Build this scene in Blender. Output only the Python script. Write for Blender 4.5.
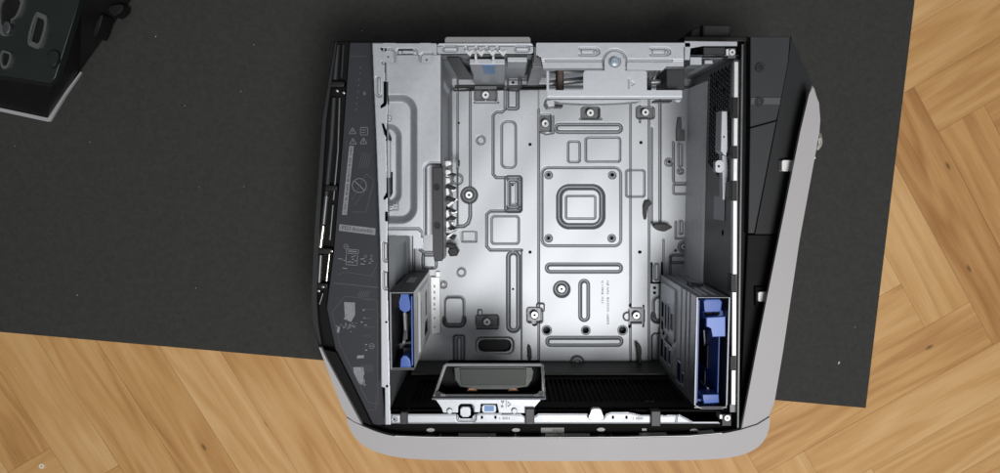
import bpy, bmesh, math, random
import numpy as np
from mathutils import Vector, Matrix

for o in list(bpy.data.objects):
    bpy.data.objects.remove(o, do_unlink=True)
SC = bpy.context.scene
COL = SC.collection
random.seed(7)
RNG = np.random.default_rng(11)

# ------------------------------------------------------------------ camera
CAM_H, TILT, FPX = 0.922, math.radians(-4.8), 722.0
cd = bpy.data.cameras.new('camera'); cam = bpy.data.objects.new('camera', cd); COL.objects.link(cam)
cam.location = (0, 0, CAM_H); cam.rotation_euler = (TILT, 0, 0)
cd.sensor_width = 36.0; cd.sensor_fit = 'HORIZONTAL'; cd.lens = 36.0 * FPX / 1000.0
cd.clip_start = 0.01; cd.clip_end = 100
SC.camera = cam

# ------------------------------------------------------------------ light
wd = bpy.data.worlds.new('World'); SC.world = wd; wd.use_nodes = True
wn = wd.node_tree.nodes; wl = wd.node_tree.links
bg = wn['Background']
tc = wn.new('ShaderNodeTexCoord'); 
# a dim room: pale ceiling overhead, brighter towards the window side, dark walls near the horizon
dt = wn.new('ShaderNodeVectorMath'); dt.operation = 'DOT_PRODUCT'
nv = Vector((0.16, -0.14, 1.0)).normalized(); dt.inputs[1].default_value = nv
nm = wn.new('ShaderNodeVectorMath'); nm.operation = 'NORMALIZE'
wl.new(tc.outputs['Generated'], nm.inputs[0]); wl.new(nm.outputs[0], dt.inputs[0])
cr = wn.new('ShaderNodeValToRGB'); ce = cr.color_ramp.elements
ce[0].position = 0.15; ce[0].color = (0.035, 0.036, 0.038, 1)
ce[1].position = 0.99; ce[1].color = (1.0, 1.02, 1.06, 1)
k_ = ce.new(0.72); k_.color = (0.20, 0.205, 0.215, 1)
wl.new(dt.outputs['Value'], cr.inputs[0]); wl.new(cr.outputs[0], bg.inputs[0])
bg.inputs[1].default_value = 0.66

ld = bpy.data.lights.new('ceiling_light', 'AREA'); key = bpy.data.objects.new('ceiling_light', ld); COL.objects.link(key)
ld.shape = 'RECTANGLE'; ld.size = 0.55; ld.size_y = 0.45; ld.energy = 22.5; ld.color = (1.0, 0.985, 0.96)
key.location = (0.30, -0.47, 1.72)
key.rotation_euler = (Vector((0.02, -0.05, 0.05)) - key.location).to_track_quat('-Z', 'Y').to_euler()

SC.view_settings.view_transform = 'Standard'; SC.view_settings.look = 'None'
SC.view_settings.gamma = 1; SC.view_settings.exposure = 0.0
SC.render.resolution_x, SC.render.resolution_y = 1024, 484
SC.render.engine = 'CYCLES'

# ------------------------------------------------------------------ measuring: photo point on the plane of height z -> metres
CT, ST = math.cos(TILT), math.sin(TILT)
def P(px, py, z):
    px = np.asarray(px, float); py = np.asarray(py, float)
    a = (px - 500.0) / FPX; b = -(py - 236.5) / FPX
    dy = b * CT + ST; dz = b * ST - CT
    t = (z - CAM_H) / dz
    return a * t, dy * t
def V(px, py, z):
    x, y = P(px, py, z); return Vector((float(x), float(y), float(z)))

# ------------------------------------------------------------------ materials
MATS = {}
def mat(name, col, rough=0.5, metal=0.0, spec=0.5, vary=0.0, vscale=40.0, bump=0.0, bscale=300.0, rvary=0.0, trans=None):
    m = bpy.data.materials.new(name); m.use_nodes = True
    nt = m.node_tree; N = nt.nodes; L = nt.links; b = N['Principled BSDF']
    b.inputs['Base Color'].default_value = (*col, 1); b.inputs['Roughness'].default_value = rough
    b.inputs['Metallic'].default_value = metal; b.inputs['Specular IOR Level'].default_value = spec
    t = N.new('ShaderNodeTexCoord')
    if vary or rvary:
        n = N.new('ShaderNodeTexNoise'); n.inputs['Scale'].default_value = vscale; n.inputs['Detail'].default_value = 5
        n.inputs['Roughness'].default_value = 0.65
        L.new(t.outputs['Object'], n.inputs['Vector'])
        if vary:
            mr = N.new('ShaderNodeMapRange'); mr.inputs[1].default_value = 0.3; mr.inputs[2].default_value = 0.7
            mr.inputs[3].default_value = 1 - vary; mr.inputs[4].default_value = 1 + vary
            L.new(n.outputs[0], mr.inputs[0])
            mx = N.new('ShaderNodeVectorMath'); mx.operation = 'SCALE'; mx.inputs[0].default_value = col
            L.new(mr.outputs[0], mx.inputs['Scale']); L.new(mx.outputs[0], b.inputs['Base Color'])
        if rvary:
            mr = N.new('ShaderNodeMapRange'); mr.inputs[1].default_value = 0.3; mr.inputs[2].default_value = 0.7
            mr.inputs[3].default_value = rough - rvary; mr.inputs[4].default_value = rough + rvary
            L.new(n.outputs[0], mr.inputs[0]); L.new(mr.outputs[0], b.inputs['Roughness'])
    if bump:
        n2 = N.new('ShaderNodeTexNoise'); n2.inputs['Scale'].default_value = bscale; n2.inputs['Detail'].default_value = 3
        L.new(t.outputs['Object'], n2.inputs['Vector'])
        bp = N.new('ShaderNodeBump'); bp.inputs['Strength'].default_value = bump; bp.inputs['Distance'].default_value = 0.001
        L.new(n2.outputs[0], bp.inputs['Height']); L.new(bp.outputs[0], b.inputs['Normal'])
    MATS[name] = m
    return m

STEEL = mat('zinc_steel', (0.335, 0.349, 0.370), 0.50, 0.82, vary=0.12, vscale=900, rvary=0.03, bump=0.05, bscale=600)
STEEL2 = mat('painted_steel', (0.372, 0.39, 0.42), 0.48, 0.6, vary=0.05, vscale=150, rvary=0.05, bump=0.05, bscale=500)
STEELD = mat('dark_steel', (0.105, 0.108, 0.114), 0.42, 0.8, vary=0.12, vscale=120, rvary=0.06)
STEELB = mat('bright_steel', (0.55, 0.56, 0.57), 0.42, 0.6, vary=0.04, vscale=90, rvary=0.06)
BLACK = mat('black_plastic', (0.008, 0.008, 0.009), 0.42, spec=0.25, vary=0.2, vscale=30, rvary=0.06)
BLACKM = mat('matt_black_plastic', (0.010, 0.010, 0.010), 0.7, spec=0.12, vary=0.2, vscale=60)
GREYP = mat('charcoal_plastic', (0.026, 0.0275, 0.031), 0.55, spec=0.3, vary=0.10, vscale=25, bump=0.10, bscale=900, rvary=0.05)
GREYD = mat('dark_charcoal_plastic', (0.013, 0.014, 0.0155), 0.55, spec=0.3, vary=0.10, vscale=25, bump=0.10, bscale=900)
CLIPG = mat('clip_plastic', (0.022, 0.0225, 0.028), 0.45, spec=0.4, vary=0.1, vscale=80)
WHITE = mat('silver_white_plastic', (0.355, 0.345, 0.357), 0.5, spec=0.4, vary=0.03, vscale=14, bump=0.03, bscale=1500, rvary=0.05)
CLIPW = mat('white_clip_plastic', (0.72, 0.72, 0.72), 0.4, vary=0.03)
LABEL = mat('label_film', (0.021, 0.0225, 0.029), 0.52, spec=0.28, vary=0.10, vscale=35, rvary=0.06)
PRINT = mat('grey_print', (0.175, 0.18, 0.20), 0.5, vary=0.2, vscale=400)
PRINTD = mat('dim_print', (0.072, 0.075, 0.086), 0.5, vary=0.2, vscale=400)
PRINTK = mat('dark_print', (0.03, 0.032, 0.04), 0.5, vary=0.1)
STAMP = mat('grey_ink', (0.27, 0.28, 0.29), 0.5, vary=0.1)
BLUE = mat('blue_plastic', (0.045, 0.105, 0.38), 0.42, spec=0.4, vary=0.06, vscale=60, rvary=0.04)
BLUEL = mat('light_blue_plastic', (0.12, 0.20, 0.54), 0.4, spec=0.5, vary=0.05, vscale=60)
BLUED = mat('deep_blue_plastic', (0.028, 0.065, 0.25), 0.4, spec=0.4, vary=0.1, vscale=60)
BLUEP = mat('blue_label', (0.12, 0.25, 0.50), 0.5, vary=0.06, vscale=200)
BROWN = mat('brown_cable', (0.055, 0.03, 0.022), 0.5, vary=0.2, vscale=100)
COPPER = mat('copper_coil', (0.26, 0.12, 0.07), 0.45, 0.4, vary=0.25, vscale=120)
GLASSY = mat('smoky_window', (0.026, 0.031, 0.029), 0.45, spec=0.2, vary=0.08, vscale=20)
CHROME = mat('rod_glint_and_pin', (0.55, 0.52, 0.46), 0.22, 0.95, vary=0.12, vscale=60)
PAPER = mat('paper_label', (0.35, 0.35, 0.34), 0.6, vary=0.1, vscale=200)
FILM = mat('crumpled_film', (0.85, 0.86, 0.84), 0.25, spec=0.7)
FILM.node_tree.nodes['Principled BSDF'].inputs['Transmission Weight'].default_value = 0.25
GUNM = mat('green_grey_plastic', (0.012, 0.017, 0.0155), 0.38, spec=0.32, vary=0.15, vscale=15, rvary=0.06)
CRUMB = mat('pale_crumb', (0.62, 0.58, 0.5), 0.7, vary=0.15, vscale=500)
HOLE = mat('hole_black', (0.006, 0.006, 0.006), 0.8, spec=0.1)

def mat_rubber():
    m = mat('mat_foam', (0.037, 0.037, 0.0345), 0.8, spec=0.25, vary=0.16, vscale=160, bump=0.5, bscale=800)
    return m
MATF = mat_rubber()

def mat_wood():
    m = bpy.data.materials.new('oak_parquet'); m.use_nodes = True
    nt = m.node_tree; N = nt.nodes; L = nt.links; b = N['Principled BSDF']
    uv = N.new('ShaderNodeUVMap'); uv.uv_map = 'grain'
    at = N.new('ShaderNodeAttribute'); at.attribute_name = 'tone'
    sp = N.new('ShaderNodeSeparateXYZ'); L.new(at.outputs['Vector'], sp.inputs[0])
    def mapping(sx_, sy_):
        mp = N.new('ShaderNodeMapping'); mp.inputs['Scale'].default_value = (sx_, sy_, 1); L.new(uv.outputs[0], mp.inputs[0]); return mp
    # slow wavy cathedral grain
    mp = mapping(2.2, 17.0)
    dist = N.new('ShaderNodeTexNoise'); dist.inputs['Scale'].default_value = 1.0; dist.inputs['Detail'].default_value = 2
    L.new(mp.outputs[0], dist.inputs['Vector'])
    mul = N.new('ShaderNodeMath'); mul.operation = 'MULTIPLY'; mul.inputs[1].default_value = 17.0; L.new(dist.outputs[0], mul.inputs[0])
    sn = N.new('ShaderNodeMath'); sn.operation = 'SINE'
    m2 = N.new('ShaderNodeMath'); m2.operation = 'MULTIPLY'; m2.inputs[1].default_value = 2.6; L.new(mul.outputs[0], m2.inputs[0]); L.new(m2.outputs[0], sn.inputs[0])
    # fine fibres
    mpf = mapping(16.0, 420.0)
    fib = N.new('ShaderNodeTexNoise'); fib.inputs['Scale'].default_value = 1.0; fib.inputs['Detail'].default_value = 5; fib.inputs['Roughness'].default_value = 0.7
    L.new(mpf.outputs[0], fib.inputs['Vector'])
    mpb = mapping(4.0, 40.0)
    blo = N.new('ShaderNodeTexNoise'); blo.inputs['Scale'].default_value = 1.0; blo.inputs['Detail'].default_value = 3; L.new(mpb.outputs[0], blo.inputs['Vector'])
    # combine
    a1 = N.new('ShaderNodeMath'); a1.operation = 'MULTIPLY_ADD'; a1.inputs[1].default_value = 0.085; a1.inputs[2].default_value = 0.205; L.new(sn.outputs[0], a1.inputs[0])
    a2 = N.new('ShaderNodeMath'); a2.operation = 'MULTIPLY_ADD'; a2.inputs[1].default_value = 0.46; L.new(fib.outputs[0], a2.inputs[0]); L.new(a1.outputs[0], a2.inputs[2])
    a3 = N.new('ShaderNodeMath'); a3.operation = 'MULTIPLY_ADD'; a3.inputs[1].default_value = 0.5; L.new(blo.outputs[0], a3.inputs[0]); L.new(a2.outputs[0], a3.inputs[2])
    a4 = N.new('ShaderNodeMath'); a4.operation = 'ADD'; L.new(a3.outputs[0], a4.inputs[0]); L.new(sp.outputs[0], a4.inputs[1])
    r = N.new('ShaderNodeValToRGB'); e = r.color_ramp.elements
    e[0].position = 0.35; e[0].color = (0.33, 0.15, 0.042, 1)
    e[1].position = 1.05; e[1].color = (0.64, 0.405, 0.185, 1)
    k = e.new(0.68); k.color = (0.515, 0.285, 0.103, 1)
    L.new(a4.outputs[0], r.inputs[0])
    # small knots
    mk = mapping(9.0, 22.0)
    vo = N.new('ShaderNodeTexVoronoi'); vo.voronoi_dimensions = '2D'; vo.inputs['Scale'].default_value = 0.8; L.new(mk.outputs[0], vo.inputs['Vector'])
    rk = N.new('ShaderNodeMapRange'); rk.inputs[1].default_value = 0.012; rk.inputs[2].default_value = 0.055; rk.inputs[3].default_value = 0.38; rk.inputs[4].default_value = 1.0
    L.new(vo.outputs[0], rk.inputs[0])
    gate = N.new('ShaderNodeMath'); gate.operation = 'GREATER_THAN'; gate.inputs[1].default_value = 0.78
    sc = N.new('ShaderNodeSeparateColor'); L.new(vo.outputs['Color'], sc.inputs[0]); L.new(sc.outputs[0], gate.inputs[0])
    mixk = N.new('ShaderNodeMix'); mixk.inputs[2].default_value = 1.0
    L.new(gate.outputs[0], mixk.inputs[0]); L.new(rk.outputs[0], mixk.inputs[3])
    mm = N.new('ShaderNodeVectorMath'); mm.operation = 'SCALE'; L.new(r.outputs[0], mm.inputs[0]); L.new(mixk.outputs[0], mm.inputs['Scale'])
    L.new(mm.outputs[0], b.inputs['Base Color'])
    b.inputs['Roughness'].default_value = 0.46; b.inputs['Specular IOR Level'].default_value = 0.35
    bp = N.new('ShaderNodeBump'); bp.inputs['Strength'].default_value = 0.15; bp.inputs['Distance'].default_value = 0.0006
    L.new(fib.outputs[0], bp.inputs['Height']); L.new(bp.outputs[0], b.inputs['Normal'])
    return m
WOOD = mat_wood()

# ------------------------------------------------------------------ builders
def link(name, me, m, parent=None):
    o = bpy.data.objects.new(name, me); COL.objects.link(o)
    if m is not None and not me.materials: me.materials.append(m)
    if parent is not None: o.parent = parent
    return o
def tag(o, label=None, cat=None, group=None, kind=None):
    for k, v in (('label', label), ('category', cat), ('group', group), ('kind', kind)):
        if v: o[k] = v
    return o
class MB:
    """collects shapes into ONE mesh"""
    def __init__(s): s.bm = bmesh.new(); s.made = []
    def prism(s, pts, z1, z0, bev=0.0, seg=2, px=True, flare=None):
        """polygon given on the plane z1, walls straight down to z0"""
        v = [V(a, b, z1) if px else Vector((a, b, z1)) for a, b in pts]
        ar = sum(v[i].x * v[(i+1) % len(v)].y - v[(i+1) % len(v)].x * v[i].y for i in range(len(v)))
        if ar < 0: v.reverse()
        t = [s.bm.verts.new(p) for p in v]
        bt = [s.bm.verts.new((p.x, p.y, z0)) for p in v]
        f = s.bm.faces.new(t); s.bm.faces.new(bt[::-1]); n = len(v)
        for i in range(n):
            s.bm.faces.new((t[i], bt[i], bt[(i+1) % n], t[(i+1) % n]))
        if bev:
            bmesh.ops.bevel(s.bm, geom=list(f.edges), offset=bev, segments=seg, profile=0.5, affect='EDGES', clamp_overlap=True)
        return s
    def rect(s, x0, y0, x1, y1, z1, z0, bev=0.0, r=0.0):
        if r:
            pts = rrect(x0, y0, x1, y1, r)
        else: pts = [(x0, y0), (x1, y0), (x1, y1), (x0, y1)]
        return s.prism(pts, z1, z0, bev)
    def line(s, pts, w, z1, z0):
        """flat strip of width w (px) along a px polyline"""
        for (a, b), (c, d) in zip(pts[:-1], pts[1:]):
            l = math.hypot(c-a, d-b)
            if l < 1e-6: continue
            ux, uy = (c-a)/l, (d-b)/l; nx, ny = -uy*w/2, ux*w/2; e = w*0.3
            s.prism([(a-ux*e+nx, b-uy*e+ny), (c+ux*e+nx, d+uy*e+ny), (c+ux*e-nx, d+uy*e-ny), (a-ux*e-nx, b-uy*e-ny)], z1, z0)
        return s
    def cyl(s, px, py, r, z1, z0, n=20, bev=0.0):
        c = V(px, py, z1)
        return s.prism([(c.x + r*math.cos(2*math.pi*i/n), c.y + r*math.sin(2*math.pi*i/n)) for i in range(n)], z1, z0, bev, px=False)
    def ring(s, px, py, r1, r0, z1, z0, n=28):
        c = V(px, py, z1); b = s.bm; R = []
        for r, z in ((r1, z0), (r1, z1), (r0, z1), (r0, z0)):
            R.append([b.verts.new((c.x + r*math.cos(2*math.pi*i/n), c.y + r*math.sin(2*math.pi*i/n), z)) for i in range(n)])
        for k in range(4):
            A, B = R[k], R[(k+1) % 4]
            for i in range(n): b.faces.new((A[i], A[(i+1) % n], B[(i+1) % n], B[i]))
        return s
    def box(s, x0, y0, z0, x1, y1, z1, bev=0.0):
        r = bmesh.ops.create_cube(s.bm, size=1.0, matrix=Matrix.Translation(((x0+x1)/2, (y0+y1)/2, (z0+z1)/2)) @ Matrix.Diagonal((abs(x1-x0), abs(y1-y0), abs(z1-z0), 1)))
        if bev:
            es = list({e for v in r['verts'] for e in v.link_edges})
            bmesh.ops.bevel(s.bm, geom=es, offset=bev, segments=2, affect='EDGES', profile=0.5)
        return s
    def hexa(s, top, bot):
        """solid between two vertex loops (lists of Vectors)"""
        n = len(top); b = s.bm
        t = [b.verts.new(p) for p in top]; u = [b.verts.new(p) for p in bot]
        b.faces.new(t); b.faces.new(u[::-1])
        for i in range(n): b.faces.new((t[i], u[i], u[(i+1) % n], t[(i+1) % n]))
        return s
    def tube(s, pts, r, n=8):
        P_ = [Vector(p) for p in pts]; b = s.bm; rings = []
        for i, p in enumerate(P_):
            d = (P_[min(i+1, len(P_)-1)] - P_[max(i-1, 0)]).normalized()
            up = Vector((0, 0, 1)) if abs(d.z) < 0.9 else Vector((1, 0, 0))
            a = d.cross(up).normalized(); c = a.cross(d)
            rings.append([b.verts.new(p + (a*math.cos(2*math.pi*k/n) + c*math.sin(2*math.pi*k/n))*r) for k in range(n)])
        for A, B in zip(rings[:-1], rings[1:]):
            for k in range(n): b.faces.new((A[k], A[(k+1) % n], B[(k+1) % n], B[k]))
        b.faces.new(rings[0][::-1]); b.faces.new(rings[-1]); return s
    def clusters(s):
        """loose pieces that do not touch each other, as lists of faces"""
        seen, isl = set(), []
        for f in s.bm.faces:
            if f in seen: continue
            st, comp = [f], []; seen.add(f)
            while st:
                g = st.pop(); comp.append(g)
                for e in g.edges:
                    for h in e.link_faces:
                        if h not in seen: seen.add(h); st.append(h)
            isl.append(comp)
        bb = []
        for c_ in isl:
            P_ = np.array([v.co for f in c_ for v in f.verts]); bb.append((P_.min(0)-.0004, P_.max(0)+.0004))
        par = list(range(len(isl)))
        def find(a):
            while par[a] != a: a = par[a]
            return a
        for a in range(len(isl)):
            for b_ in range(a):
                if (bb[a][0] <= bb[b_][1]).all() and (bb[b_][0] <= bb[a][1]).all(): par[find(a)] = find(b_)
        out = {}
        for a in range(len(isl)): out.setdefault(find(a), []).extend(isl[a])
        return list(out.values())
    def build(s, name, m, parent=None, smooth=False):
        bmesh.ops.recalc_face_normals(s.bm, faces=list(s.bm.faces))
        first = None
        groups = [None]
        if not any(w in name for w in ('print', 'marking', 'letter', 'comb', 'cage_rim')):
            cl = s.clusters()
            if 1 < len(cl) <= 16: groups = cl
        for g in groups:
            if g is None: bm = s.bm
            else:
                bm = bmesh.new(); mp = {}
                for f in g:
                    for v in f.verts:
                        if v not in mp: mp[v] = bm.verts.new(v.co)
                    bm.faces.new([mp[v] for v in f.verts])
            me = bpy.data.meshes.new(name); bm.to_mesh(me)
            if g is not None: bm.free()
            if smooth:
                for p in me.polygons: p.use_smooth = True
                try: me.set_sharp_from_angle(angle=math.radians(40))
                except Exception: pass
            o = link(name, me, m, parent); first = first or o
            if smooth:
                w_ = o.modifiers.new('weighted_normals', 'WEIGHTED_NORMAL'); w_.keep_sharp = True
            s.made.append(o)
        s.bm.free()
        return first
def rrect(x0, y0, x1, y1, r, n=5):
    pts = []
    for cx, cy, a0 in ((x1-r, y1-r, 0), (x0+r, y1-r, 90), (x0+r, y0+r, 180), (x1-r, y0+r, 270)):
        for i in range(n+1):
            a = math.radians(a0 + 90*i/n); pts.append((cx + r*math.cos(a), cy + r*math.sin(a)))
    return pts
def smooth_poly(pts, it=2):
    """round a closed outline (corner cutting)"""
    for _ in range(it):
        q = []
        for i in range(len(pts)):
            a, b = pts[i], pts[(i+1) % len(pts)]
            q += [(a[0]*.75+b[0]*.25, a[1]*.75+b[1]*.25), (a[0]*.25+b[0]*.75, a[1]*.25+b[1]*.75)]
        pts = q
    return pts

class Sheet:
    """pressed sheet metal: a fine height field with stamped beads, steps and punched holes"""
    def __init__(s, a0, a1, b0, b1, res):
        na = int(round((a1-a0)/res))+1; nb = int(round((b1-b0)/res))+1
        s.A, s.B = np.meshgrid(np.linspace(a0, a1, na), np.linspace(b0, b1, nb))
        s.H = np.zeros_like(s.A); s.K = np.ones_like(s.A, bool)
    # signed distances
    def rr(s, x0, y0, x1, y1, r=1.0):
        cx, cy, hx, hy = (x0+x1)/2, (y0+y1)/2, abs(x1-x0)/2, abs(y1-y0)/2; r = min(r, hx, hy)
        qx = np.abs(s.A-cx)-hx+r; qy = np.abs(s.B-cy)-hy+r
        return np.hypot(np.maximum(qx, 0), np.maximum(qy, 0)) + np.minimum(np.maximum(qx, qy), 0) - r
    def ci(s, x, y, r): return np.hypot(s.A-x, s.B-y) - r
    def pl(s, pts):
        d = np.full_like(s.A, 1e9)
        for (a, b), (c, e) in zip(pts[:-1], pts[1:]):
            vx, vy = c-a, e-b; L2 = vx*vx+vy*vy+1e-12
            t = np.clip(((s.A-a)*vx+(s.B-b)*vy)/L2, 0, 1)
            d = np.minimum(d, np.hypot(s.A-a-t*vx, s.B-b-t*vy))
        return d
    def pg(s, pts):
        d = s.pl(list(pts)+[pts[0]]); ins = np.zeros_like(s.K)
        n = len(pts)
        for i in range(n):
            x1, y1 = pts[i]; x2, y2 = pts[(i+1) % n]
            if y1 == y2: continue
            c = ((y1 > s.B) != (y2 > s.B)) & (s.A < (x2-x1)*(s.B-y1)/(y2-y1)+x1)
            ins ^= c
        return np.where(ins, -d, d)
    # operations (heights in metres)
    def emb(s, d, h, w): t = np.clip(0.5-d/w, 0, 1); s.H += h*t*t*(3-2*t); return s
    GK = 1.0
    def gro(s, d, h, w):
        if s.GK > 2: s.H -= s.GK*h*np.clip(1-np.abs(d)/(w*1.25), 0, 1)   # sharp pressed line
        else: s.H -= s.GK*h*np.exp(-(d/w)**2)
        return s
    def vee(s, d, h, w): s.H -= h*np.clip(1-np.abs(d)/w, 0, 1); return s  # wide V-shaped channel
    def cut(s, d): s.K &= d > 0; return s
    def keep(s, d): s.K &= d < 0; return s
    def build(s, name, fn, m, parent=None):
        co = fn(s.A, s.B, s.H).reshape(-1, 3).astype(np.float32)
        nb, na = s.A.shape
        idx = np.arange(nb*na).reshape(nb, na)
        q = np.stack([idx[:-1, :-1], idx[1:, :-1], idx[1:, 1:], idx[:-1, 1:]], -1)
        k = s.K[:-1, :-1] & s.K[1:, :-1] & s.K[1:, 1:] & s.K[:-1, 1:]
        q = q[k]
        used = np.unique(q); rem = np.full(nb*na, -1); rem[used] = np.arange(len(used))
        q = rem[q]; co = co[used]
        me = bpy.data.meshes.new(name)
        me.vertices.add(len(co)); me.vertices.foreach_set('co', co.ravel())
        me.loops.add(q.size); me.loops.foreach_set('vertex_index', q.ravel().astype(np.int32))
        me.polygons.add(len(q)); me.polygons.foreach_set('loop_start', np.arange(0, q.size, 4, dtype=np.int32))
        me.polygons.foreach_set('loop_total', np.full(len(q), 4, np.int32))
        me.polygons.foreach_set('use_smooth', np.ones(len(q), bool))
        me.update(calc_edges=True); me.validate()
        return link(name, me, m, parent)
def flat(z):
    """sheet lying at height z, drawn in photo measures"""
    def fn(A, B, H):
        x, y = P(A, B, z); return np.stack([x, y, z + H], -1)
    return fn

def text_mesh(name, txt, size, m, parent, origin, xdir, ydir, thick=0.00015):
    cu = bpy.data.curves.new(name, 'FONT'); cu.body = txt; cu.size = size; cu.extrude = thick
    cu.align_x = 'CENTER'; cu.align_y = 'CENTER'; cu.resolution_u = 2
    t = bpy.data.objects.new(name + '_tmp', cu); COL.objects.link(t)
    dg = bpy.context.evaluated_depsgraph_get(); dg.update()
    me = bpy.data.meshes.new_from_object(t.evaluated_get(dg)); bpy.data.objects.remove(t, do_unlink=True); bpy.data.curves.remove(cu)
    xd = Vector(xdir).normalized(); yd = Vector(ydir).normalized(); zd = xd.cross(yd)
    M = Matrix(((xd.x, yd.x, zd.x, origin[0]), (xd.y, yd.y, zd.y, origin[1]), (xd.z, yd.z, zd.z, origin[2]), (0, 0, 0, 1)))
    me.transform(M); me.materials.clear()
    return link(name, me, m, parent)

# ================================================================== SETTING
def build_floor():
    j1 = V(914, 87, 0); u2 = V(1000, 37, 0)
    u = Vector((u2.x-j1.x, u2.y-j1.y)).normalized(); v = Vector((u.y, -u.x))
    W = 0.0655; L = 0.3445; g = 0.00014
    verts, faces, uvs, tones = [], [], [], []
    for m_ in range(-9, 10):
        for k in range(-70, 71):
            for kind in (0, 1):
                bu, bv = k*W + m_*L, k*W - m_*L
                if kind == 0: r = (bu, bv, bu+L, bv+W)
                else: r = (bu-W, bv, bu, bv+L)
                cx, cy = (r[0]+r[2])/2, (r[1]+r[3])/2
                c = Vector((j1.x, j1.y)) + u*cx + v*cy
                if abs(c.x) > 2.2 or abs(c.y) > 1.9: continue
                tone = random.gauss(0.03, 0.085); ou, ov = random.uniform(0, 50), random.uniform(0, 50)
                i0 = len(verts)
                for (a, b) in ((r[0]+g, r[1]+g), (r[2]-g, r[1]+g), (r[2]-g, r[3]-g), (r[0]+g, r[3]-g)):
                    p = Vector((j1.x, j1.y)) + u*a + v*b; verts.append((p.x, p.y, 0.0))
                    uvs.append((a-cx+ou, b-cy+ov) if kind == 0 else (b-cy+ou, a-cx+ov))
                    tones.append((tone, random.random(), 0))
                faces.append((i0+3, i0+2, i0+1, i0))
    me = bpy.data.meshes.new('floor'); me.from_pydata(verts, [], faces)
    ul = me.uv_layers.new(name='grain')
    for poly in me.polygons:
        for li in poly.loop_indices: ul.data[li].uv = uvs[me.loops[li].vertex_index]
    at = me.attributes.new('tone', 'FLOAT_VECTOR', 'POINT')
    for i, t in enumerate(tones): at.data[i].vector = t
    bm = bmesh.new(); bm.from_mesh(me); 
    for f in bm.faces:
        if f.normal.z < 0: f.normal_flip()
    bm.to_mesh(me); bm.free()
    tag(link('floor', me, WOOD), kind='structure')
    # dark joints show between the blocks
    b = MB(); b.box(-2.4, -2.1, -0.02, 2.4, 2.1, -0.0012)
    j = mat('joint_filler', (0.10, 0.055, 0.025), 0.8, vary=0.2)
    tag(b.build('subfloor', j), kind='structure')
build_floor()

def build_mat():
    z = 0.0024
    A = V(915, 0, z); B = V(866, 408, z); Cc = V(0, 332, z)
    dx = (Cc - B).normalized(); dy = (A - B).normalized()
    far = B + dy*0.95; fl = far + dx*1.6; cl = B + dx*1.6
    b = MB(); b.prism([(p.x, p.y) for p in (B, cl, fl, far)], z, 0.0003, 0.0006, px=False)
    o = b.build('floor_mat', MATF)
    tag(o, 'large thin charcoal grey mat under the opened computer case', 'mat')
build_mat()

# ================================================================== COMPUTER CASE
ZR, ZT = 0.200, 0.025
case = bpy.data.objects.new('computer_case', None); COL.objects.link(case)
tag(case, 'opened silver white and black computer case lying on its side with a bare metal interior', 'computer case')
case.empty_display_size = 0.1
XL = float(P(388, 236, ZR)[0]); XR = float(P(735, 236, ZR)[0])
YT = float(P(560, 54.6, ZR)[1]); YB = float(P(560, 409, ZR)[1])

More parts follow.
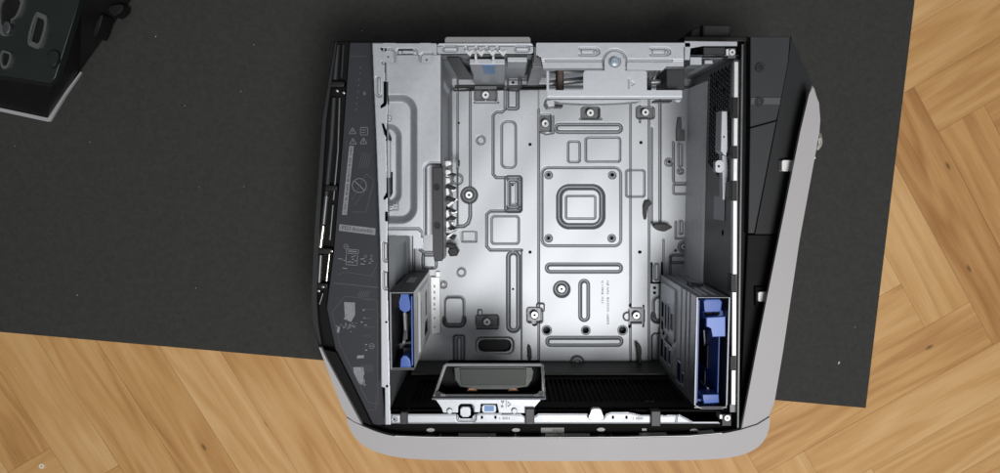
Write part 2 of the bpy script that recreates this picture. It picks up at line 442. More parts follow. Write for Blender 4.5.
# ---------------------------------------------------------------- motherboard tray
def build_tray():
    s = Sheet(398, 706, 66, 386, 0.5); s.GK = 2.2
    mm = 0.001
    # broad steps between the three levels of the tray
    big = [(538.5, 60), (630.5, 60), (630.5, 366), (538.5, 366)]
    s.emb(s.rr(538.5, 40, 630.5, 364, 3), 1.6*mm, 2.0)
    s.emb(s.rr(650, 40, 720, 420, 3), -2.0*mm, 2.4)
    s.emb(s.rr(380, 40, 457.5, 228, 3), -1.6*mm, 2.2)
    s.emb(s.rr(380, 40, 720, 87, 2), -2.2*mm, 4.0)
    s.gro(s.pl([(455, 88.5), (545, 87)]), 3.2*mm, 2.2)
    def outline(x0, y0, x1, y1, r=3, h=0.9, w=0.8): s.gro(np.abs(s.rr(x0, y0, x1, y1, r)), h*mm, w)
    def bead(x0, y0, x1, y1, h=2.0):
        d = s.rr(x0, y0, x1, y1, 9); s.emb(d, h*mm, 2.0); s.vee(d-0.5, 3.4*mm, 1.6)
    def dent(x0, y0, x1, y1, h=1.8, r=2, w=1.8): s.emb(s.rr(x0, y0, x1, y1, r), -2.0*h*mm, w)
    def standoff(x, y, r=8.0):
        s.vee(s.ci(x, y, r*.74), 6.5*mm, r*.30); s.cut(s.ci(x, y, 1.25))
    def lance(x, y, hx, hy, vert=False):
        u = np.abs(s.B-y) if vert else np.abs(s.A-x)
        s.cut(np.maximum(s.rr(x-hx, y-hy, x+hx, y+hy, 1.5), 4.6-np.hypot(s.A-x, s.B-y))); s.vee(s.rr(x-hx, y-hy, x+hx, y+hy, 1.5)-.4, 1.5*mm, 1.2)
    # step lines
    s.gro(s.pl([(470, 88), (470, 187)]), 1.3*mm, 0.9)
    s.gro(s.pl([(470, 203), (470, 217), (468, 223), (464, 226), (457, 226.5)]), 1.7*mm, 1.3)
    s.gro(s.pl([(457.3, 92), (457.3, 168)]), 1.2*mm, 0.9)
    plate = [(505, 80), (505, 109), (502, 112), (496, 112), (493, 115), (493, 174), (496, 177.5), (520, 177.5), (520, 211), (490, 211), (486.5, 214), (486.5, 246), (490, 250), (521.5, 250), (521.5, 370), (538.5, 370), (538.5, 80)]
    s.emb(s.pg(plate), 1.0*mm, 1.6)
    s.gro(s.pl(plate[:-3]), 1.5*mm, 0.95)
    s.gro(s.pl([(538.5, 109), (538.5, 364)]), 1.3*mm, 0.85)
    s.gro(s.pl([(630.5, 100), (630.5, 362)]), 1.2*mm, 0.85)
    s.gro(s.pl([(649.5, 100), (649.5, 364)]), 1.4*mm, 1.0)
    s.gro(s.pl([(660.5, 100), (660.5, 222)]), 1.4*mm, 1.0)
    s.gro(s.pl([(664.0, 240), (664.0, 365)]), 0.8*mm, 0.8)
    s.gro(s.pl([(691, 90), (691, 290)]), 1.5*mm, 1.3)
    s.gro(s.pl([(652, 128), (652, 222)]), 1.2*mm, 0.9)
    # top left
    lance(485.6, 95.5, 10.2, 4.8); s.gro(s.pl([(474.5, 102.4), (498, 102.4)]), 1.4*mm, 0.7)
    s.emb(s.ci(485.6, 95, 4.0), 1.5*mm, 1.5); s.cut(s.ci(485.6, 95, 1.25))
    s.vee(s.rr(506.7, 67, 520.0, 89.5, 3.5), 5*mm, 1.9); s.cut(s.ci(513, 82.5, 1.1)); s.vee(s.ci(513.5, 76, .3), 1.0*mm, 1.0)
    s.vee(s.rr(507.2, 88.5, 517.6, 108.5, 1.6), 5*mm, 1.7)
    outline(501.6, 121.5, 515.6, 167.5, 5, 1.1)
    s.vee(s.rr(508.2, 180, 518.6, 207.5, 2), 5.5*mm, 2.0); s.vee(s.rr(506, 177, 520.6, 211, 2), 4*mm, 1.8); s.cut(s.ci(512.6, 185, 0.9)); s.vee(s.rr(510, 182.5, 516, 204, 1.5), 1.5*mm, .8)
    outline(491.5, 216, 518.6, 243.5, 3, 1.1)
    s.vee(s.rr(508.2, 252.5, 518.4, 331, 5), 5.5*mm, 2.1); s.cut(s.ci(513, 289, 0.9))
    standoff(469, 195, 8.4); 
    s.gro(np.abs(s.ci(480.6, 140, 4)), 0.9*mm, 0.7); s.emb(s.ci(480.6, 140, 4), 0.8*mm, 1.5)
    s.cut(s.ci(530, 144.5, 1.2)); s.cut(s.ci(530, 252, 1.3)); s.cut(s.ci(458.6, 123, 1.0))
    s.gro(s.pl([(462, 232), (462, 241.5), (476, 241.5), (476, 232)]), 1.2*mm, 0.6); s.emb(s.rr(461, 231.5, 476, 241.5, 1), 0.6*mm, 1)
    s.gro(np.abs(s.ci(461, 272, 4)), 0.9*mm, 0.7); s.emb(s.ci(461, 272, 4), 1.2*mm, 1.5)
    s.gro(np.abs(s.ci(443, 284.5, 3)), 1.2*mm, 0.8)
    s.gro(np.abs(s.ci(457, 179, 5)), 1.0*mm, 0.9)
    # raised pads
    for (x0, y0, x1, y1) in ((445, 297, 463.5, 325), (654, 297.5, 665, 321)):
        d = s.rr(x0, y0, x1, y1, 4.5); s.emb(d, 3.5*mm, 2.0); s.H -= 6*mm*np.clip(1-np.abs(d-.5)/2.6, 0, 1)*np.clip((s.B-y1+9)/7, 0, 1); s.gro(d-.6, .6*mm, .8)
    lance(487, 321.5, 10.5, 5.2); s.emb(s.ci(487, 322, 4.0), 1.5*mm, 1.5); s.cut(s.ci(487, 322, 1.25))
    s.cut(s.rr(476.5, 327.6, 498, 329.2, .3)); s.cut(s.rr(477, 314, 497, 315.2, .3)); s.emb(s.rr(478, 309.5, 482, 318, 1), 2.0*mm, 1.2)
    s.cut(s.rr(478.5, 340, 511, 351.5, 5)); s.emb(s.rr(476, 337.5, 513.5, 354, 6), -1.6*mm, 2.2)
    # channels at the bottom edge
    dent(454, 336, 464, 366, 3.2, 2, 3); s.emb(s.rr(457, 338, 461, 366, 2), 2.6*mm, 2.4)
    for (xa_, xb_) in ((455, 504), (522, 546)): s.cut(s.rr(xa_, 84.8, xb_, 87.8, .3))
    # standoffs with torn tabs
    for (x, y) in ((534.6, 315), (636.6, 315.6)):
        lance(x, y, 6.8, 6.6); s.emb(s.ci(x, y, 4.0), 1.5*mm, 1.5); s.cut(s.ci(x, y, 1.25))
    s.cut(s.rr(642.5, 305, 644.4, 327, .8)); s.cut(s.rr(628.6, 304, 630.8, 309, .8)); s.cut(s.rr(628.4, 321, 630.8, 328, 1)); s.cut(s.ci(534.5, 323.2, 2.4)); s.cut(s.ci(528.8, 313, 1.6))
    s.emb(s.rr(537, 303, 544, 311, 1.5), 2.6*mm, 1.5); s.emb(s.ci(627, 316, 4), 1.8*mm, 1.8)
    for (x, y) in ((545.4, 123.5), (590.4, 113), (645.6, 112.4)):
        lance(x, y, 8.2, 5.2) if x > 560 else lance(x, y, 5.2, 8.4, True)
        s.emb(s.ci(x, y, 4.0), 1.5*mm, 1.5); s.cut(s.ci(x, y, 1.25))
    s.gro(s.pl([(580, 118.8), (601, 118.8)]), 1.3*mm, 0.7); s.gro(s.pl([(553, 116), (553, 133), (545, 134)]), 1.3*mm, 0.7); s.gro(s.pl([(640, 122), (640, 106)]), 1.3*mm, 0.7)
    standoff(561.6, 289, 8.2)
    s.gro(np.abs(s.ci(684.6, 247, 5)), 1.4*mm, 1.0); s.emb(s.ci(684.6, 247, 3.2), 1.2*mm, 1.5); s.cut(s.ci(684.6, 247, 1.2)); s.cut(s.ci(676, 250.5, 1.1))
    # beads of the big plate
    bead(556, 125, 620.5, 131.5); bead(547, 264.6, 620.5, 271); bead(547.5, 338, 621, 344.3); bead(580.5, 281, 587.5, 319.3)
    outline(568, 141.4, 579.5, 162, 2.5, 1.2); outline(585.6, 137.5, 620, 161.5, 2.5, 1.2)
    # cooler plate
    d = s.rr(542.4, 168, 620, 245, 6); s.emb(d, 1.3*mm, 1.8); s.vee(d-0.6, 1.8*mm, 1.2)
    d = s.rr(559, 187, 602, 226, 10); s.vee(d, 7*mm, 2.9); s.emb(s.rr(566, 196, 594.6, 218, 1.5), 1.0*mm, 1.0); s.vee(s.rr(566, 196, 594.6, 218, 1.5)-.4, 1.4*mm, 1.0)
    for (x, y) in ((548.4, 175), (612, 175), (548.4, 238), (611.4, 238)):
        s.gro(np.abs(s.ci(x, y, 3.0)), 1.1*mm, 0.8); s.cut(s.ci(x, y, 1.2))
    # punched holes
    for (x, y, r) in ((546.6, 330, 3.4), (585.6, 330, 3.0), (622.5, 330, 3.4)): s.cut(s.ci(x, y, r)); s.gro(np.abs(s.ci(x, y, r+.7)), 0.6*mm, 0.6)
    s.cut(s.ci(641, 142.6, 1.4)); s.cut(s.ci(639.7, 252, 1.5)); s.cut(s.ci(655, 288, 1.4)); s.cut(s.ci(655, 293, 1.4))
    outline(626, 170, 644.5, 196.5, 2.5, 1.2)
    # right column
    s.gro(s.pl([(674, 142), (674, 181), (676, 183), (686.5, 183), (688.5, 181), (688.5, 142)]), 1.6*mm, 0.9)
    outline(674, 184.3, 688, 193.6, 1.5, 1.3)
    outline(679, 143, 682.5, 166, 1.5, 1.3, .7); s.gro(s.ci(681, 171, 2.2), 1.6*mm, 0.9)
    s.gro(np.abs(s.ci(669.5, 162, 3.4)), 1.3*mm, 0.8); s.cut(s.ci(669.5, 162, 1.2))
    s.gro(s.pl([(676.4, 222), (676.4, 238.5), (686.4, 238.5), (686.4, 222)]), 1.4*mm, 0.8); outline(680, 221, 683, 234, 1.5, 1.2, .7)
    s.cut(s.rr(651.2, 262.5, 652.8, 283.5, .5)); s.cut(s.rr(661.5, 262.5, 663, 283.5, .5)); s.cut(s.rr(651.2, 282.2, 663, 283.6, .5)); outline(655.2, 264, 659, 280, 1.8, 1.3, .7)
    outline(671, 255.5, 687.5, 263, 2, 1.5, 1.0); s.gro(s.pl([(671, 258), (671, 280)]), 1.6*mm, 1.1)
    dent(652.5, 334, 663, 368, 2.4, 4, 2.2)
    # lower left pocket beside the bay plate
    s.gro(s.pl([(423, 254), (423, 268), (431, 268)]), 1.6*mm, 1.2); outline(422.5, 255, 436, 268, 2.5, 1.4, 1.0)
    s.gro(s.pl([(413.5, 225), (413.5, 300)]), 1.5*mm, 1.2); s.gro(s.pl([(420, 225), (420, 250), (424, 252.5), (440, 252.5)]), 1.4*mm, 1.0)
    # rolled lower edge
    s.emb(np.maximum(362-s.B, 0) - np.maximum(s.B-362, 0) + 2, -3.5*mm, 6.0) if False else None
    s.emb(363.5 - s.B, -5.0*mm, 7.0)
    d = s.ci(577, 361.5, 6); s.emb(d, 3.5*mm, 3.0); s.vee(s.ci(577, 361.5, 2.4), 2*mm, 1.2)
    s.gro(s.pl([(538, 364.5), (566, 364.5), (570, 367.5), (584, 367.5), (588, 364.5), (660, 364.5)]), 1.4*mm, 1.2)
    # gentle warp of thin sheet
    s.H += 0.00035*np.sin(s.A*0.045+1)*np.cos(s.B*0.038) + 0.0002*np.sin(s.A*.11+s.B*.07)
    tray = s.build('motherboard_tray', flat(ZT), STEEL, case)
    # standoff studs
    for (x, y) in ((485.6, 95), (469, 195), (487, 322), (534.6, 315), (636.6, 315.6), (545.4, 123.5), (590.4, 113), (645.6, 112.4), (561.6, 289)):
        b = MB(); b.rect(x-11, y-9, x+11, y+9, ZT-.005, ZT-.006); b.build('standoff_shade', STEELD, tray)  # dark plate added to colour the shade inside the stud cut-outs
        b = MB(); b.ring(x, y, 0.0042, 0.0016, ZT+0.0030, ZT-0.003, 20); b.build('standoff', STEELB, tray, True)
    # faint stamped characters, two columns, as short strokes
    b = MB()
    for col, (y0, y1) in ((608, (281, 325)), (602.5, (281, 304))):
        y = y0
        while y < y1:
            h = random.choice((1.2, 1.8, 2.2)); 
            if random.random() > 0.18: b.rect(col-random.uniform(.6, 1.4), y, col+random.uniform(.6, 1.4), y+0.55, ZT+0.0022, ZT+0.0009)
            y += h*0.75
    b.build('stamped_marking', STAMP, tray)
    # dark plastic clips clipped through the tray
    def clip(pts, z1, z0):
        b = MB(); b.prism(smooth_poly(pts, 1), z1, z0, 0.0006); b.build('retaining_clip', BLACK, tray, True)
    clip([(653, 224), (659, 225.5), (667, 223.5), (673.5, 227), (668, 230), (664, 232), (656, 230)], ZT+0.012, ZT+0.004)
    clip([(636, 343.5), (639, 343), (642, 348), (641, 354), (642.5, 366), (638.5, 366), (638, 352)], ZT+0.012, ZT+0.002)
    clip([(643.5, 201.5), (651, 200), (652, 205), (647, 207), (647, 219), (644, 220)], ZT+0.006, ZT)
    clip([(527.5, 344), (531.5, 347), (532, 361), (528, 362)], ZT+0.006, ZT)
    b = MB(); b.prism([(678.2, 118), (681.6, 118), (681.6, 130), (685, 130.6), (685, 141), (676.8, 141), (676.8, 130)], ZT+.004, ZT-.002, .0004); b.build('tray_tab', STEELD, tray)
    return tray
tray = build_tray()

# outer side of the case below the tray: dark plastic
b = MB(); b.box(XL-0.09, YB-0.01, 0.006, XR+0.03, YT+0.02, 0.014); b.build('bottom_cover', mat('cover_plastic', (.03, .031, .033), .6, spec=.3, vary=.1), case)

# ---------------------------------------------------------------- chassis walls
def wall_fn(axis, pos, sign):
    if axis == 'x': return lambda A, B, H: np.stack([np.full_like(A, pos) + sign*H, A, B], -1)
    return lambda A, B, H: np.stack([A, np.full_like(A, pos) + sign*H, B], -1)
# wall on the rear-panel side (top of the photo)
s = Sheet(XL, XR, ZT-0.006, ZR-0.003, 0.001)
for k in range(10):
    x0 = 0.05 + k*0.0066
    s.cut(s.pg([(x0, 0.115), (x0+0.0032, 0.115), (x0+0.0105, 0.165), (x0+0.0073, 0.165)]))
s.emb(s.rr(-0.06, 0.05, 0.03, 0.17, .006), 0.002, .004); s.gro(np.abs(s.rr(0.045, 0.10, 0.135, 0.175, .003)), 0.001, .0012)
s.cut(s.rr(-0.04, 0.075, -0.034, 0.10, .001)); s.emb(s.rr(0.14, 0.05, 0.225, 0.17, .006), -0.003, .005)
rear_wall = s.build('chassis_wall', wall_fn('y', YT, -1), STEEL, case)
# blue sticker and slot on that wall
b = MB(); x0_, x1_ = float(P(470, 60, .17)[0]), float(P(505, 60, .17)[0])
b.box(x0_, YT-.008, ZT+.004, x1_, YT-.0022, ZR-.012, .0008); b.build('wall_bracket', STEEL2, rear_wall)
b = MB(); xq = float(P(448, 60, .17)[0])
b.hexa([Vector((xq, YT-.001, ZR-.012)), Vector((xq+.012, YT-.001, ZR-.012)), Vector((xq+.024, YT-.014, .12)), Vector((xq+.008, YT-.014, .12))], [Vector((xq, YT-.001, ZR-.03)), Vector((xq+.012, YT-.001, ZR-.03)), Vector((xq+.024, YT-.001, .11)), Vector((xq+.008, YT-.001, .11))]); b.build('wall_gusset', STEELD, rear_wall)
b = MB(); xq = float(P(531, 60, .17)[0]); b.box(xq, YT-.012, ZT+.03, xq+.014, YT-.001, ZR-.006, .0008); b.build('wall_gusset', STEELD, rear_wall)
b = MB(); xq = float(P(507, 60, .17)[0]); b.box(xq, YT-.006, .15, xq+.02, YT-.001, ZR-.008, .0008); b.build('wall_gusset', STEEL2, rear_wall)
def z_on_wall(py, yw):
    lo, hi = 0.0, .2
    for _ in range(40):
        m_ = (lo+hi)/2
        if float(P(489, py, m_)[1]) > yw: lo = m_
        else: hi = m_
    return (lo+hi)/2
za_, zb_ = sorted((z_on_wall(65.5, YT-.0085), z_on_wall(74.0, YT-.0085)))
b = MB(); xa = float(P(483.3, 70, (za_+zb_)/2)[0]); b.box(xa, YT-0.0086, za_, float(P(495, 70, (za_+zb_)/2)[0]), YT-0.0079, zb_); b.build('blue_sticker', BLUEP, rear_wall)
# wall on the drive bay side (left): only seen below the bay plate
s = Sheet(YB, YT, ZT-0.006, ZR-0.003, 0.0012)
s.emb(s.rr(YB+.02, 0.06, YB+.16, 0.15, .006), -0.0025, .005)
for k in range(4): s.gro(s.pl([(-.06+.001*k, .03+.035*k), (.02, .03+.035*k)]), .0012, .0012)
s.build('chassis_wall', wall_fn('x', XL, 1), STEEL, case)
# wall behind the front bezel (right): perforated
s = Sheet(YB, YT, ZT-0.006, ZR-0.003, 0.0007)
ym, yM = -0.005, 0.112
zc = 0.103; row = 0
while zc < 0.176:
    y = ym + (0.0026 if row % 2 else 0)
    while y < yM:
        lim = 0.5*(zc-0.103)
        if y > ym + max(0, 0.02-lim): s.cut(s.rr(y-0.0019, zc-0.0026, y+0.0019, zc+0.0026, .0012))
        y += 0.0053
    zc += 0.0066; row += 1
s.gro(np.abs(s.rr(YT-0.13, 0.05, YT-0.02, 0.09, .01)), 0.0012, .0022)
for (yy, zz) in ((YT-.03, .15), (YT-.045, .12), (YT-.02, .125), (-.06, .16)): s.cut(s.ci(yy, zz, .003))
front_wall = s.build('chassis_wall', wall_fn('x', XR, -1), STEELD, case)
b = MB(); b.box(XR+0.003, YB, 0.02, XR+0.005, YT, 0.18); b.build('shade_backing', HOLE, front_wall)  # black sheet stands in for the darkness behind the holes
b = MB(); pr = [(XR-.0050, ZT-.004), (XR-.0042, .04), (XR-.0030, .070), (XR-.0022, .088), (XR-.0006, .093)]
ya_, yb_ = YB+.004, YT-.012
for (xa, za), (xb, zb_) in zip(pr[:-1], pr[1:]):
    b.hexa([Vector((xa, ya_, za)), Vector((xa, yb_, za)), Vector((xb, yb_, zb_)), Vector((xb, ya_, zb_))], [Vector((xa+.0012, ya_, za-.001)), Vector((xa+.0012, yb_, za-.001)), Vector((xb+.0012, yb_, zb_-.001)), Vector((xb+.0012, ya_, zb_-.001))])
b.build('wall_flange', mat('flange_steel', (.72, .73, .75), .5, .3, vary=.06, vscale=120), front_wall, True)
b = MB(); b.box(XR-0.0012, -0.047, 0.13, XR-0.0004, -0.022, 0.165); b.build('paper_sticker', STEEL2, front_wall)
# wall at the foot of the photo: black ribbed vent
s = Sheet(XL, XR, ZT-0.006, ZR-0.006, 0.0007)
x = XL+0.02
while x < XR-0.04:
    for (z0, z1) in ((0.092, 0.176),):
        s.cut(s.rr(x-.0016, z0, x+.0016, z1, .0015))
    x += 0.0054
vent_wall = s.build('chassis_wall', wall_fn('y', YB, 1), BLACKM, case)
b = MB(); b.box(XL, YB-0.006, 0.02, XR, YB-0.004, 0.19); b.build('shade_backing', HOLE, vent_wall)  # black sheet paints the dark behind the vent slots
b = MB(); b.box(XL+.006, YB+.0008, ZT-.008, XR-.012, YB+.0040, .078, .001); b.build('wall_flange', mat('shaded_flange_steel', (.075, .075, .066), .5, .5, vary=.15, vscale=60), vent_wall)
# brownish lower fold where tray meets the vent wall
x0, y0 = P(540, 366, ZT); 
b = MB()
pts = []
for i in range(9):
    a = math.pi/2*i/8; pts.append((float(y0)-0.016*math.sin(a)+0.002, ZT-0.0035+0.016*(1-math.cos(a))))
for (ya, za), (yb, zb) in zip(pts[:-1], pts[1:]):
    b.hexa([Vector((XL+.01, ya, za)), Vector((XR-.012, ya, za)), Vector((XR-.012, yb, zb)), Vector((XL+.01, yb, zb))],
           [Vector((XL+.01, ya, za-.0012)), Vector((XR-.012, ya, za-.0012)), Vector((XR-.012, yb-.0012, zb)), Vector((XL+.01, yb-.0012, zb))])
b.build('tray_fold', STEEL, case, True)

# ---------------------------------------------------------------- rim rails
GAPS = ([(383.8, 82), (386.9, 82), (386.9, 103), (385.2, 106), (381, 108), (381, 105.6), (383.6, 103.4)],
        [(382, 124), (383.8, 124), (386.2, 131), (388.4, 137), (388.4, 140.5), (384.5, 134)],
        [(387, 172), (389.8, 172), (389.8, 193), (387.8, 197), (384, 199.8), (384, 197.4), (387, 192)])
# long strip between label panel and bay plate
s = Sheet(370, 393, 42, 427, 0.5)
out = [(372, 43), (384.5, 43), (384.8, 62), (385.2, 83), (388, 107), (386, 140), (388, 190), (387.5, 240), (388, 300), (389.5, 360), (390.8, 425), (385, 425), (384.5, 388), (381, 387), (380, 250), (376, 140)]
s.keep(s.pg(out))
for (y0, y1, xx) in ((78, 96, 378), (243, 261, 384.5), (272, 289, 384.7)):
    s.gro(s.pl([(xx-1.3, y0), (xx-1.3, y1-2), (xx, y1), (xx+2.6, y1)]), .0016, .8); s.emb(s.rr(xx-.6, y0, xx+2.4, y1-2, 1), .0012, 1)
s.cut(s.ci(386.3, 322, .9)); s.cut(s.ci(387, 386, 1.1)); s.cut(s.ci(381.5, 49, .8)); s.emb(s.rr(382, 48.3, 384.6, 51, .3), -.004, .7); s.emb(s.rr(382, 61.5, 384.6, 64, .3), -.004, .7)
s.emb(np.minimum(s.pg(out), 9)*-1, -.0008, 1.6)
for g_ in GAPS: s.cut(s.pg(g_))
s.cut(s.rr(385.4, 212, 390, 221, .4))
s.build('rim_rail', flat(ZR), STEEL2, case)
b = MB(); b.prism([(381.5, 60), (386.5, 90), (389, 300), (392, 420), (389, 420), (386, 300), (383.5, 90), (380, 60)], ZR-0.0142, ZR-.03); b.build('rail_skirt', HOLE, case)  # black strip puts the darkness behind the rim gaps into colour

# rear rail, three lengths
s = Sheet(383.5, 438.5, 42, 63.5, 0.4)
s.keep(np.minimum(s.rr(383, 43.5, 437, 55, 1), np.minimum(s.rr(383, 43, 396, 62.5, 1), s.rr(419, 43, 432, 62.5, 1))))
s.cut(s.rr(398, 49.2, 413, 50.4, .5)); s.cut(s.rr(398, 54, 413, 55, .5)); s.gro(np.abs(s.rr(397, 49.5, 416.5, 55, 3)), .0012, .7); s.emb(s.rr(402, 50.5, 414, 54, 1.5), .001, .8)
s.gro(s.pl([(384, 49), (391, 49), (394, 51.5), (394.5, 62)]), .0014, .7); s.gro(s.pl([(420, 62), (420, 56), (423, 53.5), (432, 53.5)]), .0014, .7)
s.cut(s.ci(388, 57, .7)); s.cut(s.ci(426.5, 60, 1.0)); s.cut(s.ci(385, 50, 1.3))
s.build('rear_rail', flat(ZR), STEEL2, case)
s = Sheet(436.5, 534, 42, 58, 0.4)
s.keep(s.rr(437, 43.5, 533.5, 54.3, 3)); s.gro(np.abs(s.rr(443, 46.3, 457, 51.2, 2.4)), .0011, .7); s.gro(np.abs(s.rr(515, 46.3, 529, 51.2, 2.4)), .0011, .7)
for k in range(4): s.gro(s.ci(466+k*10.5, 48.3, 1.2), .0008, .8)
s.gro(s.pl([(437, 45.5), (533, 45.5)]), .0007, .7)
rr_ = s.build('rear_rail', flat(ZR+0.0008), STEEL2, case)
# torn bright lugs hanging from the middle rail
b = MB()
for x0 in (464, 475.5, 487, 497.5):
    b.prism([(x0, 50.5), (x0+2, 49.6), (x0+5, 52.2), (x0+8, 49.6), (x0+10, 50.6), (x0+7.2, 54.8), (x0+6, 56.5), (x0+3.5, 54.5)], ZR+.0032, ZR-.002, .0003)
for x0 in (475, 492.5):
    b.prism([(x0-.6, 53), (x0+1.4, 53), (x0+2, 59.5), (x0-.2, 60.5)], ZR-.003, ZR-.02)
b.build('rail_lug', STEELB, rr_)
b = MB(); b.prism([(437.5, 44.5), (444, 44.5), (444, 53.5), (437.5, 53.5)], ZR-.0005, ZR-.012); b.rect(534, 47, 536.8, 62, ZR-.001, ZR-.02); b.build('rail_joint', STEELD, case)
s = Sheet(535, 691, 41, 72, 0.4)
s.keep(np.minimum(s.rr(536, 42.8, 690.5, 70.5, 1.5), 99))
s.cut(s.rr(684, 47, 700, 80, 1)); s.cut(s.pg([(530, 52), (541, 58), (544.5, 75), (530, 80)]))
s.cut(s.pg([(663, 70.5), (667, 66.5), (700, 66.5), (700, 80), (663, 80)]))
for x0 in (580, 651):
    s.gro(s.pl([(x0, 48.6), (x0+16, 48.6), (x0+18.5, 50), (x0+19, 53), (x0+16, 54.8), (x0, 54.8)]), .0015, .75); s.gro(np.abs(s.ci(x0+15.5, 51.6, 1.7)), .0009, .6); s.emb(s.rr(x0+1, 49.8, x0+17, 54, 1.5), .001, .8)
s.gro(np.minimum(s.pl([(546, 60.5), (603, 60.5)]), s.pl([(627, 60.5), (672, 60.5)])), .0010, .8)
s.gro(np.abs(s.ci(614.8, 61, 11.2)) + 20*(s.B > 66), .0013, .8); s.gro(s.pl([(603.5, 61), (604, 71)]), .001, .7); s.gro(s.pl([(626, 61), (626, 71)]), .001, .7)
s.emb(60-s.B, -.0009, 2)
s.gro(s.pl([(536, 70.2), (603, 70.2)]), -.0008, .9)
s.build('rear_rail', flat(ZR), STEEL2, case)
# corner strip
b = MB(); b.prism([(684.5, 41), (737.5, 41.5), (737.5, 46), (703, 46), (690, 48), (690, 60), (684.5, 60)], ZR, ZR-.004, .0005); b.rect(702, 56.3, 733, 58.6, ZR-.02, ZR-.035); b.build('rim_rail', STEEL2, case)
b = MB(); b.rect(703.5, 47.2, 725.5, 56, ZR-.006, ZR-.05, .0008); b.build('cable_clamp', GREYP, case)
b = MB(); b.rect(727.5, 48, 736, 58.5, ZR-.004, ZR-.02, .0006); o = b.build('corner_bracket', STEELD, case)
b = MB(); b.ring(732.3, 52.4, .0030, .0012, ZR-.0015, ZR-.006); b.rect(726, 49, 729, 55.5, ZR-.002, ZR-.008, .0004); b.build('screw', STEELB, o)
b = MB(); b.rect(690, 57, 702, 65, ZR-.006, ZR-.03, .0006); b.rect(704.5, 60, 713, 64, ZR-.016, ZR-.03, .0006); b.build('rail_lug', STEEL2, case)

# raised hinge flange behind the rear rail and dark box at the corner
b = MB(); b.rect(445, 37.2, 530.5, 46, ZR-.004, ZR-.03, .001, r=1.5); b.build('hinge_flange', mat('flange_paint', (0.22, 0.225, 0.225), 0.5, 0.4, vary=.06, vscale=90), case)
b = MB(); b.rect(703, 24.5, 731, 38, .15, .02, .002); b.build('rear_foot', GREYD, case)
b = MB(); b.prism([(690, 37), (692, 30), (703, 25), (703, 38)], .14, .02, .001); b.rect(684, 36.5, 749, 41.5, .17, .02, .001); b.build('rear_shell', BLACK, case)
b = MB(); b.prism([(334, 41), (690, 41), (690, 47), (334, 47)], .17, .02, .001); b.build('rear_shell', BLACK, case)

# right hand strip with its black clips and outer groove
b = MB()
for (y0, y1) in ((61.5, 97.5), (118, 146), (158.5, 181), (200.5, 274.5), (292, 356), (370, 405)):
    xc = 736.4 - (y0-60)*0.0085
    b.prism([(xc-2.2, y0), (xc+2.2, y0), (xc+1.9, y1), (xc-2.5, y1)], ZR, ZR-.006, .0006)
b.build('rim_rail', STEELB, case)
b = MB()
for (y0, y1) in ((97, 118), (146, 158.5), (181, 200.5), (274.5, 292), (356, 370)):
    xc = 735.8 - (y0-60)*0.0085
    b.prism([(xc-3, y0), (xc+2.2, y0), (xc+2.2, y1), (xc-3, y1)], ZR-.001, ZR-.012, .0005)
b.build('rail_clip', BLACK, case)
b = MB(); b.prism([(733.5, 60), (739.5, 60), (735.5, 412), (730, 412)], ZR-.006, ZR-.016); b.build('rail_skirt', STEELD, case)
b = MB(); b.prism([(741.4, 44), (744, 44), (739.3, 428), (736.8, 428)], ZR-.001, ZR-.02, .0006); b.build('edge_trim', STEELD, case)
# bright latch bracket standing off the perforated wall
b = MB(); b.prism([(721.5, 111), (727.5, 111), (728, 150), (726, 156), (723.5, 153), (720.5, 151)], ZR-.012, ZR-.03, .0008)
b.prism(rrect(715.5, 160.5, 724, 172.5, 2), ZR-.016, ZR-.024, .0008); b.prism([(722, 155), (727, 155), (729, 182), (725, 182), (725, 200), (722.5, 200)], ZR-.02, ZR-.03, .0006)
o = b.build('latch_bracket', STEEL2, case)
b = MB(); b.cyl(718.8, 166.3, .0012, ZR-.0157, ZR-.02); b.cyl(724, 137, .0009, ZR-.0117, ZR-.02); b.build('punched_hole', HOLE, o)

